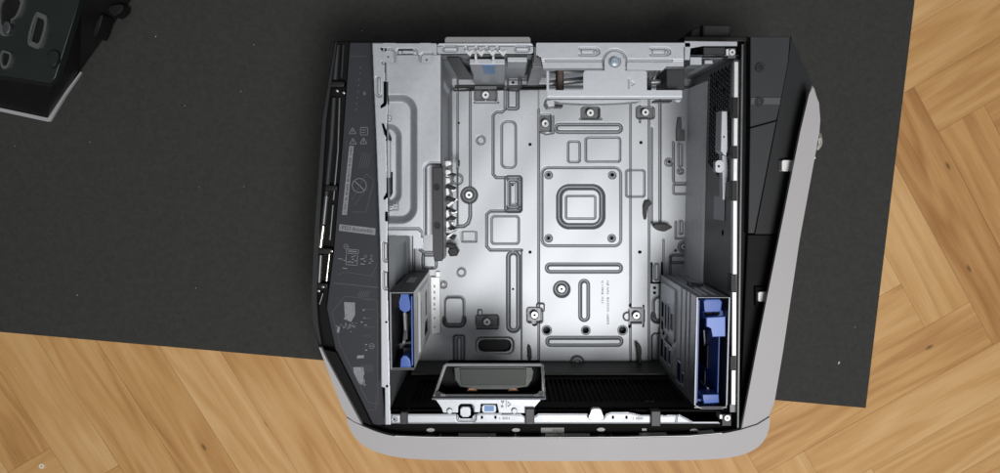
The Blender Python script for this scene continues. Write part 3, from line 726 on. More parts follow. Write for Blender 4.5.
# ---------------------------------------------------------------- bay plate (left)
def build_bay():
    zb = ZR-0.006
    s = Sheet(385, 441.6, 53.5, 249, 0.4); mm = .001; s.GK = 1.6
    prof = [(385, 54), (441.6, 54), (441.6, 235), (424.5, 235.5), (423.5, 240), (423, 249), (413, 249), (413, 236), (385, 235)]
    s.keep(s.pg(prof))
    d1 = s.rr(340, 98, 413.5, 220, 13); s.emb(d1, -6.5*mm, 8.5)
    d2 = s.rr(340, 126, 397.5, 204, 11); s.emb(d2, -5.5*mm, 7.5)
    d3 = s.rr(425.5, 164, 452, 246, 5); s.emb(d3, -5.0*mm, 3.0); s.gro(np.abs(d3-1.8), .5*mm, .7)
    s.emb(441.0-s.A, .0, 1); s.H -= 1.2*mm*np.exp(-((s.A-441.6)/1.0)**2)
    for g_ in GAPS: s.cut(s.pg([(x_+(1.0 if x_ > 385 else -2), y_) for x_, y_ in g_]))
    s.cut(s.rr(384, 212, 386.3, 221, .5))
    for (cx, cy) in ((386.8, 117.5), (389.2, 207.5)):
        s.gro(np.abs(s.ci(cx, cy, 3)) , .5*mm, .5); s.gro(s.pl([(cx-2, cy), (cx+2, cy)]), .5*mm, .5)
    for k in range(3): s.gro(s.ci(396, 203+k*3, .8), .5*mm, .6); s.gro(s.ci(393.5, 203+k*3, .8), .5*mm, .6)
    s.gro(s.pl([(389, 228.5), (418, 228.5), (422, 232), (422, 236)]), .9*mm, 1.0)
    s.H += .0002*np.sin(s.A*.1+s.B*.05)
    o = s.build('bay_plate', flat(zb), STEEL2, case)
    # its turned-down edge
    xw, y0 = P(441.6, 57, zb); _, y1 = P(441.6, 168, zb); _, y2 = P(441.6, 235, zb)
    s2 = Sheet(float(y2), float(y0), ZT-.004, zb-.001, .001)
    s2.emb(s2.rr(float(y1)+.01, .06, float(y0)-.02, .16, .008), -.003, .006); s2.gro(np.abs(s2.rr(float(y1)+.02, .03, float(y0)-.012, .05, .004)), .0014, .002)
    s2.build('plate_side', wall_fn('x', float(xw)-.0006, 1), STEEL, o)
    yc = float(P(400, 235.5, zb)[1])
    b = MB(); b.box(XL+.001, yc, zb-.03, float(xw)-.001, yc+.0012, zb-.0122); b.build('plate_lip', STEEL2, o)
    # handle-like tab standing in the inner recess
    b = MB(); b.rect(386, 140, 389.6, 178, zb-.001, zb-.010, .0008, r=1.2); b.build('plate_tab', STEEL2, o)
build_bay()

# slot bracket: dark bar with two screws and a comb of torn clips
b = MB(); b.prism([(432, 167), (442.8, 167), (443.6, 258), (442.2, 261), (434.3, 261.5), (432.6, 250)], ZR+.003, ZR-.004, .001); bar = b.build('slot_bracket', CLIPG, case)
for (x, y) in ((436.8, 187.5), (437.3, 226)):
    b = MB(); b.ring(x, y, .0032, .0016, ZR+.0046, ZR); b.cyl(x, y, .0016, ZR+.0036, ZR); b.build('screw', BLACK, bar, True)
b = MB(); b.prism([(441.5, 165), (443.6, 165), (444.4, 259), (442.3, 259)], ZR-.0045, .165); b.build('bracket_web', STEELD, bar)
b = MB()
random.seed(4)
yy = 160.5
for i in range(8):
    h = random.uniform(8, 11.5); zt = random.uniform(.146, .168); w = random.uniform(4, 9)
    k = random.choice((0, 1, 2))
    if k == 0: b.prism([(445, yy), (445+w, yy+random.uniform(0, 2)), (446+w, yy+h*.42), (449, yy+h*.5), (445, yy+h*.8)], zt, zt-.010, .0008)
    elif k == 1:
        b.prism([(445, yy+1), (448.5, yy), (450, yy+h*.6), (446, yy+h*.85)], zt, zt-.014, .0008); b.prism([(450.5, yy+h*.2), (450+w*.9, yy+h*.1), (449+w, yy+h*.35), (452, yy+h*.5)], zt-.012, zt-.02, .0006)
    else:
        b.prism([(446, yy+h*.6), (454+random.uniform(0, 3), yy-1), (456+random.uniform(0, 3), yy+1), (448, yy+h*.9)], zt-.004, zt-.012, .0008)
    b.prism([(445, yy+h*.75), (446.5, yy+h*.7), (452, yy+h*.95), (446, yy+h*.99)], zt-.01, zt-.02, .0005)
    yy += h
b.build('contact_comb', STEELB, bar)
b = MB()
for y0 in (170, 184, 196, 206.5, 214.5, 224, 234, 243):
    b.prism([(446, y0), (456, y0+2.5+(y0 % 3)), (454, y0+6), (446.5, y0+4.4)], .150, .13, .0006)
b.prism([(449, 248.5), (456, 247), (459, 252), (457, 256), (450, 256.5), (447.5, 252)], .07, .05, .0012)
b.prism([(457.5, 160), (459.3, 160), (459, 166), (457.4, 166)], .06, .04)
b.build('contact_shroud', BLACK, bar)

# ---------------------------------------------------------------- power supply bracket (upper right)
zp = ZR-.002
s = Sheet(545, 684.5, 58, 103.5, .4)
plate = np.minimum(np.minimum(s.rr(583.3, 70.6, 647.3, 95, 3), s.rr(547, 90.2, 682.5, 99.8, 1)), np.minimum(s.ci(614.8, 61, 10.3), s.rr(604.5, 61, 625, 75, .5)))
plate = np.minimum(plate, s.ci(678, 99.5, 3.2)); plate = np.minimum(plate, s.rr(546.4, 71, 549, 92, .5))
s.keep(plate); s.gro(s.pl([(549, 98.3), (681, 98.3)]), .0009, .9); s.gro(np.abs(s.ci(614.8, 61, 5.2)), .0008, .8)
s.gro(s.pl([(628.8, 79), (628.8, 88)]), .0004, .5); s.gro(s.pl([(632, 82), (634, 83.5), (632, 85)]), .0004, .5)
brk = s.build('supply_bracket', flat(zp+.0032), STEEL2, case)
b = MB(); b.cyl(614.8, 61, .0042, zp+.0060, zp+.002, 24, .0008); b.ring(614.8, 61, .0022, .0012, zp+.0066, zp+.005); 
o = b.build('screw', mat('zinc_screw', (.30, .36, .42), .3, .9, vary=.05), brk, True)
b = MB(); b.prism([(549, 99.5), (640, 99.5), (640, 101.5), (620, 103), (590, 104), (560, 102.6)], zp+.0005, zp-.02, .0004); b.prism([(546, 99), (556, 99), (555, 106), (548, 107.5), (545, 103)], zp-.002, zp-.03, .0015); b.build('bracket_lip', STEEL, brk)
b = MB(); b.rect(556.5, 99.8, 566.5, 101.6, zp+.0004, zp-.02); b.rect(553, 104, 563, 107, zp-.03, zp-.05); b.rect(655, 100, 672, 101.8, zp-.004, zp-.02); b.build('rubber_pad', BLACK, brk)
b = MB(); b.rect(557, 66, 564, 93, ZR-.03, ZR-.05, .0015); b.build('cable', BROWN, case)
b = MB(); b.rect(666.5, 69, 684.5, 89.5, ZR-.012, ZR-.06, .001); b.rect(647.5, 80, 651.5, 92, ZR-.02, ZR-.05, .0005); b.build('power_inlet', GREYP, case)
b = MB()
for k in range(4): b.tube([V(652+k*4.2, 68, .14), V(646+k*4.2, 84, .15)], .0012, 6)
b.tube([V(646, 83, .16), V(668, 81.5, .16)], .003, 10); b.tube([V(548, 84, .15), V(584, 80, .15)], .0035, 10); b.tube([V(548, 74, .13), V(558, 72, .13), V(584, 72, .13)], .0018, 8)
b.build('cable_guide', STEELB, case, True)

# ---------------------------------------------------------------- lower rail with tabs
s = Sheet(389, 722, 395, 423.5, .45)
zl = ZR-.002
flange = [(389, 413.8), (455, 413.8), (458, 414.6), (460.5, 418.5), (471, 418.5), (474, 414.5), (479.5, 412.8), (498, 412.8), (502, 413.6), (521, 414), (524.5, 416), (534.5, 416), (538, 413.4), (587, 413.2), (590, 415), (592, 418), (603, 418), (606, 413.5), (611, 412), (630, 412.2), (640, 414.5), (646, 414.5), (661, 414.5), (664, 415), (680, 414.4), (687, 418), (693, 421.3), (718, 421.3), (721, 424), (389, 424)]
s.keep(s.pg(flange)); s.emb(s.pg(flange)+1.2, .0006, 2)
s.gro(np.abs(s.rr(457.5, 403, 475, 421, 3)) + 30*(s.B < 413), .0012, 1.0)
for x in (481.8, 495.4, 613, 626.5): s.cut(s.rr(x-.9, 415.5, x+.9, 418.4, .5))
s.emb(s.rr(392, 414, 400, 423, 1), .0006, 1); s.gro(np.abs(s.ci(394.5, 419, 1.6)), .0008, .6); s.cut(s.ci(394.5, 419, .7))
s.gro(s.pl([(677, 415), (676, 423)]), .0008, .7)
lr = s.build('rim_rail', flat(zl), STEEL2, case)
b = MB()
for x0 in (499.5, 633):
    b = MB()
    for k, w in enumerate((.6, 0, 1.0, .9, .9, .7, .8)):
        if w: b.rect(x0+k*1.55, 417.2, x0+k*1.55+w, 419.6, zl+.0012, zl)
    b.build('stamped_marking', STAMP, lr)
b = MB(); b.rect(400.5, 412, 407.5, 424.5, ZR+.004, ZR-.03, .0008); b.build('rail_clip', CLIPG, case)
b = MB(); b.rect(525.3, 408.5, 534.5, 424.5, ZR+.004, ZR-.03, .0008); b.cyl(530, 421.3, .0012, ZR+.0045, ZR); b.build('rail_clip', CLIPG, case)
b = MB(); b.rect(651.2, 411, 660.8, 426.5, ZR+.004, ZR-.03, .0008); b.build('rail_clip', CLIPG, case)
b = MB(); b.prism([(587.5, 418.2), (590, 417), (591, 409.6), (593, 408.3), (599.5, 408.3), (601.5, 409.6), (602.5, 417), (605, 418.2), (602, 420.4), (590.5, 420.4)], zl+.006, zl+.002, .001); b.build('rail_tab', STEELB, lr)
b = MB(); b.rect(722, 414, 731.5, 426, ZR-.002, ZR-.02, .0006); o = b.build('corner_bracket', CLIPG, case)
b = MB(); b.ring(727.5, 418, .0030, .0010, ZR, ZR-.004); b.rect(719.5, 414.5, 722.5, 419, ZR+.001, ZR-.01, .0005); b.build('screw', STEELB, o)

# ---------------------------------------------------------------- fan bracket at the lower edge
def build_fan():
    zf = ZR-.004
    root_z = zf
    s = Sheet(430, 547, 362, 413.5, .45)
    fr = [(432.5, 397.8), (443.5, 365), (446, 363.3), (541.5, 363.3), (544, 365), (545.8, 397.8)]
    inn = [(438, 391.5), (447, 367), (541, 367), (541.5, 391.5), (533, 394.5), (446, 394.5)]
    s.keep(s.pg(fr)); s.cut(s.pg(inn)); s.gro(np.abs(s.pg(fr)+1.8), .001, .8); s.emb(s.pg(inn)-.8, -.002, 2)
    fan = s.build('fan_bracket', flat(zf), mat('bracket_paint', (.19, .195, .205), .48, .4, vary=.08, vscale=120), case)
    # inner well
    b = MB(); zb = .168
    A = [V(x, y, zf-.001) for x, y in inn]
    for i in range(len(A)):
        p, q = A[i], A[(i+1) % len(A)]
        b.hexa([p, q, q+Vector((0, 0, -.0012)), p+Vector((0, 0, -.0012))], [Vector((p.x, p.y, zb)), Vector((q.x, q.y, zb)), Vector((q.x, q.y, zb-.001)), Vector((p.x, p.y, zb-.001))])
    b.prism([(x, y) for x, y in [(p.x, p.y) for p in A]], zb, zb-.001, px=False)
    b.build('fan_well', BLACKM, fan)
    # smoked window with raised frame
    b = MB(); b.prism(smooth_poly([(452, 367), (456, 366), (531, 366), (534, 367), (531, 384), (527, 389), (461, 389), (456.5, 384)], 1), zf-.006, zf-.022, .0025, 3); b.build('window_frame', GUNM, fan, True)
    b = MB(); b.prism([(459.5, 368.6), (526.5, 368.6), (525.5, 385.4), (461, 385.4)], zf-.0046, zf-.0115, .0006); b.build('window_pane', GLASSY, fan, True)
    for x in (472, 513):
        b = MB(); b.prism([(x-6, 391.5), (x-3, 387.6), (x+3, 387.6), (x+6, 391.5)], zf-.012, zf-.02, .0008); b.build('copper_contact', COPPER, fan)
    for (x, y) in ((438, 394), (541, 393.5)):
        b = MB(); b.ring(x, y, .0030, .0012, zf+.0008, zf-.002); b.cyl(x, y, .0013, zf+.0002, zf-.002); b.build('screw', BLACK, fan)
    # bright mounting flange
    s = Sheet(430, 547, 395.5, 416, .4)
    fl = [(432, 397.6), (545.8, 397.6), (545.8, 399.5), (541, 399.8), (533.5, 408.5), (532.5, 411.5), (528, 412.8), (499, 412.8), (497, 403.8), (481, 403.8), (480, 412), (474, 412), (472, 406), (470, 404), (461, 404), (459, 406), (458, 412.5), (443, 412.5), (441.5, 408), (436, 400), (432, 399.8)]
    s.keep(s.pg(fl)); s.emb(s.B-398.8, .0012, 1.4); s.gro(np.abs(s.rr(459, 405, 473, 422, 3)), .0010, .8)
    f2 = s.build('mounting_flange', flat(zf+.003), STEEL2, fan)
    b = MB(); b.rect(460.5, 407, 470.5, 416.8, ZR+.003, ZR-.001, .0012, r=2); b.build('latch_button', STEEL2, fan, True)
    b = MB(); b.rect(482.2, 405, 496, 412.6, ZR+.0012, ZR-.004, .0008, r=1.5); b.build('label_tab', STEEL2, fan, True)
    b = MB(); b.rect(484.4, 405.8, 494, 411.2, ZR+.0016, ZR+.0006); b.build('blue_sticker', BLUEP, fan)
    for (x, y) in ((449.5, 411.5), (514.3, 411.3)):
        b = MB(); b.cyl(x, y, .0030, ZR+.002, ZR-.004, 16, .001); b.build('rivet', STEEL2, fan, True)
    b = MB()
    b.line([(506.3, 400.5), (506.3, 408)], .35, zf+.0046, zf+.004)
    b.line([(508, 402), (511, 404.5), (508, 407), (508, 402)], .35, zf+.0046, zf+.004); b.line([(501, 401.5), (504, 401.5), (502.5, 403.8), (501, 401.5)], .35, zf+.0046, zf+.004); b.rect(501.2, 405.8, 503.4, 407.6, zf+.0046, zf+.004)
    b.build('printed_icon', STAMP, f2)
build_fan()

# strip behind the lower rail: black with small lugs and a bar label
b = MB(); b.prism([(366, 425), (389, 424), (722, 424), (741, 429), (720, 437), (394, 438.5), (374, 434)], ZR-.014, .02, .0008); sh = b.build('lower_shell', HOLE, case)
for (x, y) in ((430.5, 430), (516, 430), (601, 429.5), (694, 430.5)):
    b = MB(); c = V(x, y, ZR-.0125); b.prism([(c.x+.0044*math.cos(t), c.y+.0021*math.sin(t)) for t in np.linspace(0, 2*math.pi, 18)[:-1]], ZR-.0125, ZR-.015, .0005, px=False); b.build('shell_peg', PAPER, sh, True)
b = MB(); b.rect(541, 427.6, 564, 432.8, ZR-.0128, ZR-.0145); o = b.build('bar_label', mat('bar_label_paper', (.20, .20, .19), .6, vary=.1), sh)
b = MB(); x = 552.5
while x < 563: w = random.choice((.3, .5, .8)); b.rect(x, 429, x+w, 431.5, ZR-.0125, ZR-.0129); x += w+random.choice((.35, .5))
b.build('bar_print', PRINTK, o)
b = MB(); b.rect(642, 428.4, 646.5, 430.6, ZR-.0128, ZR-.0145); b.build('paper_sticker', PAPER, sh)

# ---------------------------------------------------------------- drive cages
def lerp(a, b, t): return a + (b-a)*t
def build_cage(rim, mats, light_side, zt, zb):
    """rim: NW, NE, SE, SW in photo measures at height zt"""
    c = [V(x, y, zt) for x, y in rim]
    xs0, xs1 = (c[0].x+c[3].x)/2, (c[1].x+c[2].x)/2; y1, y0 = (c[0].y+c[1].y)/2, (c[2].y+c[3].y)/2
    return xs0, xs1, y0, y1
CAGES = mat('cage_rim_steel', (.15, .155, .17), .4, .8, vary=.1, vscale=90)
# left cage
zt, zb = ZR-.006, ZT+.004
x0, x1, y0, y1 = build_cage([(391.5, 292), (414, 292), (414, 369), (391.5, 369)], None, None, zt, zb)
s = Sheet(y0, y1, zb, zt, .0007)
for (ya, yb, za, zc_) in ((.012, .070, .040, .047), (.012, .070, .062, .066), (.015, .030, .075, .11), (.036, .064, .080, .10), (.012, .05, .120, .124), (.02, .06, .135, .142), (.008, .07, .158, .162)):
    s.cut(s.rr(y0+ya, za, y0+yb, zc_, .0015)); s.gro(np.abs(s.rr(y0+ya-.002, za-.002, y0+yb+.002, zc_+.002, .002)), .0008, .001)
s.emb(s.rr(y0+.006, .05, y1-.006, .152, .004), .002, .003)
cage = s.build('drive_cage', wall_fn('x', x1, 1), mat('pale_steel', (.78, .79, .80), .5, .3, vary=.05, vscale=120), case)
b = MB(); b.box(x0, y1-.0014, zb, x1-.0005, y1, zt); b.box(x0, y0, zb, x1-.0005, y0+.0014, zt); b.box(x0-.0012, y0, zb, x0, y1, zt); b.build('cage_wall', STEELD, cage)  # dark steel puts the shadow on the cage's sides into the colour
b = MB(); b.box(x0+.0002, y0+.0016, .07, x1-.001, y1-.0016, .074); b.box(x0+.008, y0+.02, .074, x0+.011, y1-.03, .15, .0008); b.box(x0+.005, y0+.004, .12, x0+.018, y0+.012, .15, .001); b.build('cage_floor', STEELD, cage)
b = MB(); t = .0004
b.box(x0-.0012, y1-t, zt, x1, y1, zt+.002); b.box(x0-.0012, y0, zt, x1, y0+t, zt+.002); b.box(x0-.0012, y0+t, zt, x0+t, y1-t, zt+.002); b.build('cage_rim', CAGES, cage)
b = MB(); b.box(x1-.0026, y0+.004, zt-.01, x1-.0012, y1-.004, zt+.0012, .0003); b.box(x1-.0036, y0+.002, .09, x1-.0022, y1-.002, zt-.0105); b.build('cage_runner', BLUE, cage)
b = MB(); xm, ym = P(408, 281, .08); b.box(x0+.007, y1, .092, x0+.0155, y1+.0008, .126); b.build('paper_sticker', CLIPW, cage)
b = MB(); b.prism([(430.5, 277), (440, 277), (440.5, 333), (431, 334.5)], ZT+.005, ZT-.001, .0008); b.prism([(436, 272), (440, 272), (440, 278), (436, 278)], ZT+.004, ZT-.001); ft = b.build('cage_foot', MATS['pale_steel'], cage)
b = MB(); 
for yy in (309, 318, 327): b.cyl(434.5, yy, .0012, ZT+.0054, ZT)
for yy in (285, 291, 297, 303): b.rect(433.6, yy, 435.2, yy+2.5, ZT+.0053, ZT)
b.build('foot_marking', STAMP, ft)
b = MB(); b.prism([(400, 293.8), (409.2, 293.8), (409.2, 303), (411, 306), (409.5, 310.5), (405, 313), (400, 310), (398.5, 306), (400, 303)], zt-.002, zt-.02, .001); b.build('latch', BLUE, cage, True)
b = MB(); b.prism([(400.5, 359), (403, 355.5), (406.5, 355.5), (410, 359.5), (411.4, 367.5), (400, 367.8)], zt-.001, zt-.02, .0012); b.build('latch', BLUE, cage, True)
b = MB(); b.tube([V(404.5, 312, zt-.03), V(405.3, 330, zt-.035), V(404, 342, zt-.02)], .0016); b.prism([(398, 344), (411, 341), (412, 347), (400, 350)], zt-.06, zt-.065, .001); b.build('latch_spring', STEELB, cage, True)

# right cage
x0, x1, y0, y1 = build_cage([(694.5, 297), (726.5, 297), (727.5, 408), (697, 408)], None, None, zt, zb)
s = Sheet(y0, y1, zb, zt, .0007)
for (ya, yb, za, zc_) in ((.018, .04, .045, .055), (.045, .062, .045, .055), (.068, .085, .045, .055), (.018, .035, .064, .074), (.042, .05, .064, .10), (.058, .085, .064, .070), (.058, .085, .078, .084), (.062, .08, .092, .102), (.02, .035, .085, .093), (.01, .03, .12, .13), (.012, .022, .14, .146)):
    s.cut(s.rr(y0+ya, za, y0+yb, zc_, .0018)); s.gro(np.abs(s.rr(y0+ya-.002, za-.002, y0+yb+.002, zc_+.002, .002)), .0008, .001)
s.emb(s.rr(y0+.05, .038, y1-.006, .11, .004), .0022, .003); s.emb(s.rr(y0+.008, .038, y0+.045, .11, .004), .0022, .003); s.gro(s.pl([(y0, .152), (y1, .152)]), .0016, .0018); s.gro(s.pl([(y0, .168), (y1, .168)]), .0016, .0018); s.gro(s.pl([(y0, .132), (y1, .132)]), .0016, .0018)
cage = s.build('drive_cage', wall_fn('x', x0, -1), mat('cage_steel', (.58, .60, .64), .38, .85, vary=.1, vscale=90), case)
s = Sheet(x0+.0005, x1, zb, zt, .0007)
for (xa, xb) in ((.006, .008), (.012, .0135), (.02, .022)): s.gro(s.rr(x0+xa, .03, x0+xb, .18, .001), .0014, .001)
s.cut(s.rr(x0+.010, .05, x0+.012, .14, .001))
s.build('cage_wall', wall_fn('y', y1, 1), MATS['cage_steel'], cage)
b = MB(); b.box(x0+.0016, y0+.040, .046, x0+.0024, y0+.0535, .102); b.box(x0+.0016, y0+.060, .082, x0+.0024, y0+.076, .098); b.build('lit_slot_plate', MATS['pale_steel'], cage)  # pale plates added for the lit metal seen through the slots
b = MB(); b.box(x0, y0, zb, x1, y0+.0014, zt); b.box(x1, y0, zb, x1+.0012, y1, zt); b.build('cage_wall', STEELD, cage)
b = MB(); b.box(x0+.001, y0+.002, zb+.002, x1-.001, y1-.002, zb+.004); b.build('cage_floor', BLACK, cage)
b = MB(); t = .0004
b.box(x0-.001, y1-t, zt, x1+.001, y1, zt+.0025); b.box(x0+.006, y0, zt, x1-.003, y0+t, zt+.0025); b.box(x0-.001, y0+.004, zt, x0+t, y1-t, zt+.0025); b.box(x1-t, y0+.004, zt, x1+.001, y1-t, zt+.0025)
b.hexa([Vector((x0-.001, y0+.004, zt+.0025)), Vector((x0+t, y0+.004, zt+.0025)), Vector((x0+.0072, y0+t, zt+.0025)), Vector((x0+.006, y0, zt+.0025))], [Vector((x0-.001, y0+.004, zt)), Vector((x0+t, y0+.004, zt)), Vector((x0+.0072, y0+t, zt)), Vector((x0+.006, y0, zt))])
b.build('cage_rim', CAGES, cage)
b = MB(); b.box(x0+.0022, y0+.004, .04, x0+.0038, y1-.004, zt-.004); b.box(x0+.004, y0+.004, .05, x0+.0085, y0+.06, zt-.02, .001); b.box(x1-.006, y0+.005, .05, x1-.0045, y1-.03, zt-.01, .0005); b.box(x0+.0042, y1-.02, .06, x1-.006, y1-.006, .15, .001)
b.box(x0+.012, y0+.03, .05, x0+.016, y1-.03, .14, .001); b.box(x0+.004, y0+.003, .06, x1-.006, y0+.006, zt-.012, .0006)
b.build('drive_tray', BLUED, cage)
b = MB(); b.box(x0+.0165, y0+.034, .05, x0+.0175, y0+.05, .12); b.box(x0+.0165, y0+.056, .05, x0+.0175, y0+.075, .14); b.box(x1-.0075, y0+.03, .1, x1-.0062, y0+.055, .15); b.build('tray_window', BLACK, cage)
b = MB(); b.prism([(703.5, 301), (706, 299), (720, 299), (722.5, 302), (721, 312), (704.5, 312.5)], zt-.004, zt-.02, .0015); b.prism([(702.5, 311), (723, 310), (724, 318), (703, 319)], zt-.014, zt-.028, .001); b.build('tray_handle', BLUE, cage, True)
b = MB(); b.prism([(706.5, 317.5), (725.5, 316.5), (725.5, 336.5), (712, 337), (712, 327.5), (706.5, 327)], zt+.004, zt-.001, .0008); b.build('pull_tab', BLUEL, cage, True)
b = MB(); b.prism([(706, 311.5), (712, 311), (712, 315), (706, 315.5)], zt-.010, zt-.016); b.prism([(714, 310.5), (720, 310.5), (720, 314.5), (714, 315)], zt-.010, zt-.016); b.build('handle_slot', BLACK, cage)
b = MB(); b.prism([(702.5, 394.5), (719, 394), (719.5, 403), (704, 404)], zt-.002, zt-.02, .0015); b.build('tray_handle', BLUE, cage, True)
b = MB(); b.cyl(708, 388.5, .0011, zt-.02, zt-.05); b.tube([V(704, 330, zt-.05), V(706, 360, zt-.06), V(705, 385, zt-.05)], .0009); b.build('tray_pin', STEELB, cage)
b = MB(); b.prism([(687, 282), (703, 284), (702, 297), (693, 297)], .12, .115, .0005); b.build('cage_ear', STEELD, cage)

# ---------------------------------------------------------------- left side: label panel, trim, white strip
zl2 = ZR-.014
panel = [(349.5, 42.5), (373.5, 42.5), (377.3, 140), (381, 250), (382, 386), (386, 427), (371.5, 424.5), (336, 353), (326.5, 308), (334, 252), (343.5, 135)]
b = MB(); b.prism(panel, zl2, .03, .0008); lp = b.build('label_panel', LABEL, case)
zp1, zp0 = zl2+.0003, zl2-.0004
def printed(fn, m=PRINT, name='printed_icon', label=None):
    b = MB(); fn(b); o = b.build(name, m, lp)
    if label: o['label'] = label
    return o
def arc(b, x, y, r, w=.5, n=16):
    pts = [(x+r*math.cos(2*math.pi*i/n), y+r*math.sin(2*math.pi*i/n)) for i in range(n+1)]; b.line(pts, w, zp1, zp0)
def box_o(b, x0, y0, x1, y1, w=.45): b.line([(x0, y0), (x1, y0), (x1, y1), (x0, y1), (x0, y0)], w, zp1, zp0)
def warn(b):
    for (x, y) in ((352.5, 131), (353, 141.5), (363.5, 141)):
        b.line([(x, y-3.4), (x+3.4, y+2.8), (x-3.4, y+2.8), (x, y-3.4)], .5, zp1, zp0); b.line([(x, y-1.2), (x, y+1.4)], .5, zp1, zp0)
    box_o(b, 360.5, 127.5, 367.5, 135); b.line([(362, 130), (366, 130)], .5, zp1, zp0); b.line([(362, 132.5), (365, 132.5)], .5, zp1, zp0)
printed(warn)
def nosign(b):
    arc(b, 359.3, 185.5, 7, .75, 26); b.line([(354.5, 181), (364, 190)], .7, zp1, zp0)
printed(nosign)
# vertical strip of small lettering
def strip(b): b.prism([(349.3, 146), (353.8, 146.3), (346.8, 215), (342, 214.7)], zp1, zp0)
printed(strip, name='printed_strip')
def ticks(b):
    y = 148.0
    while y < 213:
        x = 351.4 - (y-148)*0.105; h = random.choice((.5, .7, .9))
        if random.random() > .15: b.rect(x-1.2*random.uniform(.6, 1), y, x+1.2*random.uniform(.6, 1), y+h, zp1+.0003, zp1-.0001)
        y += h + random.choice((.5, .6, 1.2))
printed(ticks, PRINTK, 'printed_lettering')
def strip2(b): b.prism([(339.4, 224.2), (375.6, 228.3), (375.2, 235.2), (339, 230.6)], zp1, zp0)
printed(strip2, name='printed_strip')
o0 = V(357.3, 229.6, zp1+.0002); d = V(375.6, 228.3, zp1) - V(339.4, 224.2, zp1); d.z = 0; n = Vector((-d.y, d.x, 0))
text_mesh('printed_lettering', 'PSU Assembly', .0056, PRINTK, lp, o0, d, n)
def diag1(b):
    arc(b, 346, 246.5, 2.3, .5, 12); b.line([(344.8, 246.5), (347.2, 246.5)], .5, zp1, zp0)
    b.line([(346.5, 249), (358.5, 250), (358.2, 254), (346.3, 253), (346.5, 249)], .5, zp1, zp0); b.line([(348.5, 251), (356.5, 251.8)], .9, zp1, zp0)
    b.line([(346.3, 254.5), (346, 264.5), (357, 265.4), (357.6, 255.2)], .5, zp1, zp0)
    for (x, y) in ((351.5, 257), (353.5, 256.3), (352, 259.5), (354.5, 261), (349, 262), (351.5, 262.8), (347.7, 262)): b.line([(x, y), (x+1.8, y-.6)], .8, zp1, zp0)
    arc(b, 365.5, 256.3, 1.3, .45, 10); arc(b, 371.5, 256, 1.2, .45, 10)
    for (x, y) in ((360.5, 259), (362.5, 258.6), (360.5, 263.8), (362.6, 264), (370, 259), (371.3, 261), (338.5, 258.6), (340.5, 259), (343.6, 260.3), (343, 268), (345, 268.4), (364, 261), (369, 263)): b.line([(x, y), (x+1.8, y+.1)], .8, zp1, zp0)
printed(diag1)
def dims(b):
    for i, y in enumerate(np.arange(67, 112, 6.0)): b.line([(360.3-(y-67)*.1, y), (360.3-(y-67)*.1, y+1.1)], .8, zp1, zp0)
    b.prism([(364.2, 91), (366.4, 94), (364.6, 95.6), (362.6, 94)], zp1, zp0)
    b.line([(347, 140), (346, 146)], .3, zp1, zp0)
    # pale outline diagrams
    for k in range(5): b.line([(362+k*2.2, 153), (359+k*2.2, 168)], .3, zp1, zp0)
    b.line([(352, 200), (366, 174), (374, 180), (366, 212), (352, 212)], .35, zp1, zp0); b.line([(354, 205), (368, 188)], .3, zp1, zp0)
    b.line([(334, 283), (379, 287.5)], .5, zp1, zp0)
    for k in range(6): b.line([(360+k*2, 291), (357.5+k*2, 297)], .35, zp1, zp0)
    b.line([(337, 275), (345, 272), (372, 276), (378, 262)], .3, zp1, zp0)
    b.line([(332, 312), (340, 345), (368, 402), (378, 404), (377, 300), (345, 296), (332, 312)], .3, zp1, zp0); b.line([(346, 388), (362, 410), (376, 410), (376, 396)], .3, zp1, zp0)
    for k in range(5): b.line([(363, 300+k*9), (371+k % 2*4, 300+k*9)], .3, zp1, zp0)
    for k in range(7): b.line([(361+k*1.8, 364), (362.5+k*1.8, 372)], .3, zp1, zp0)
    b.line([(350, 42.5+14), (366, 42.5+14)], .3, zp1, zp0)
printed(dims, PRINTD)
def diag2(b):
    b.prism([(344, 302), (355, 302.5), (355, 315), (351, 322), (345, 319)], zp1, zp0)
    random.seed(12)
    for i in range(26):
        x, y = random.gauss(346, 4), random.gauss(324, 4)
        b.line([(x, y), (x+random.uniform(.5, 2), y+random.uniform(-1, 1))], .6, zp1, zp0)
    b.prism([(338, 326), (340, 327), (339, 333), (336.8, 332)], zp1, zp0)
    arc(b, 371.8, 346, 2.5, .6, 14); b.line([(370, 346), (373.6, 346)], .5, zp1, zp0)
    for (x, y) in ((365.5, 344.5), (365.5, 350), (363, 310), (364, 318), (361, 322), (365, 325)): b.line([(x, y), (x+1.3, y)], 1.1, zp1, zp0)
    b.prism([(357, 355.5), (364, 355), (364, 358), (357, 358.5)], zp1, zp0)
    b.prism([(353, 367), (364, 367), (364.5, 379), (362, 385), (359, 383), (354, 373)], zp1, zp0)
    b.line([(364, 375), (364.5, 386)], .8, zp1, zp0); b.line([(362, 384), (366, 384.5)], .6, zp1, zp0)
printed(diag2)

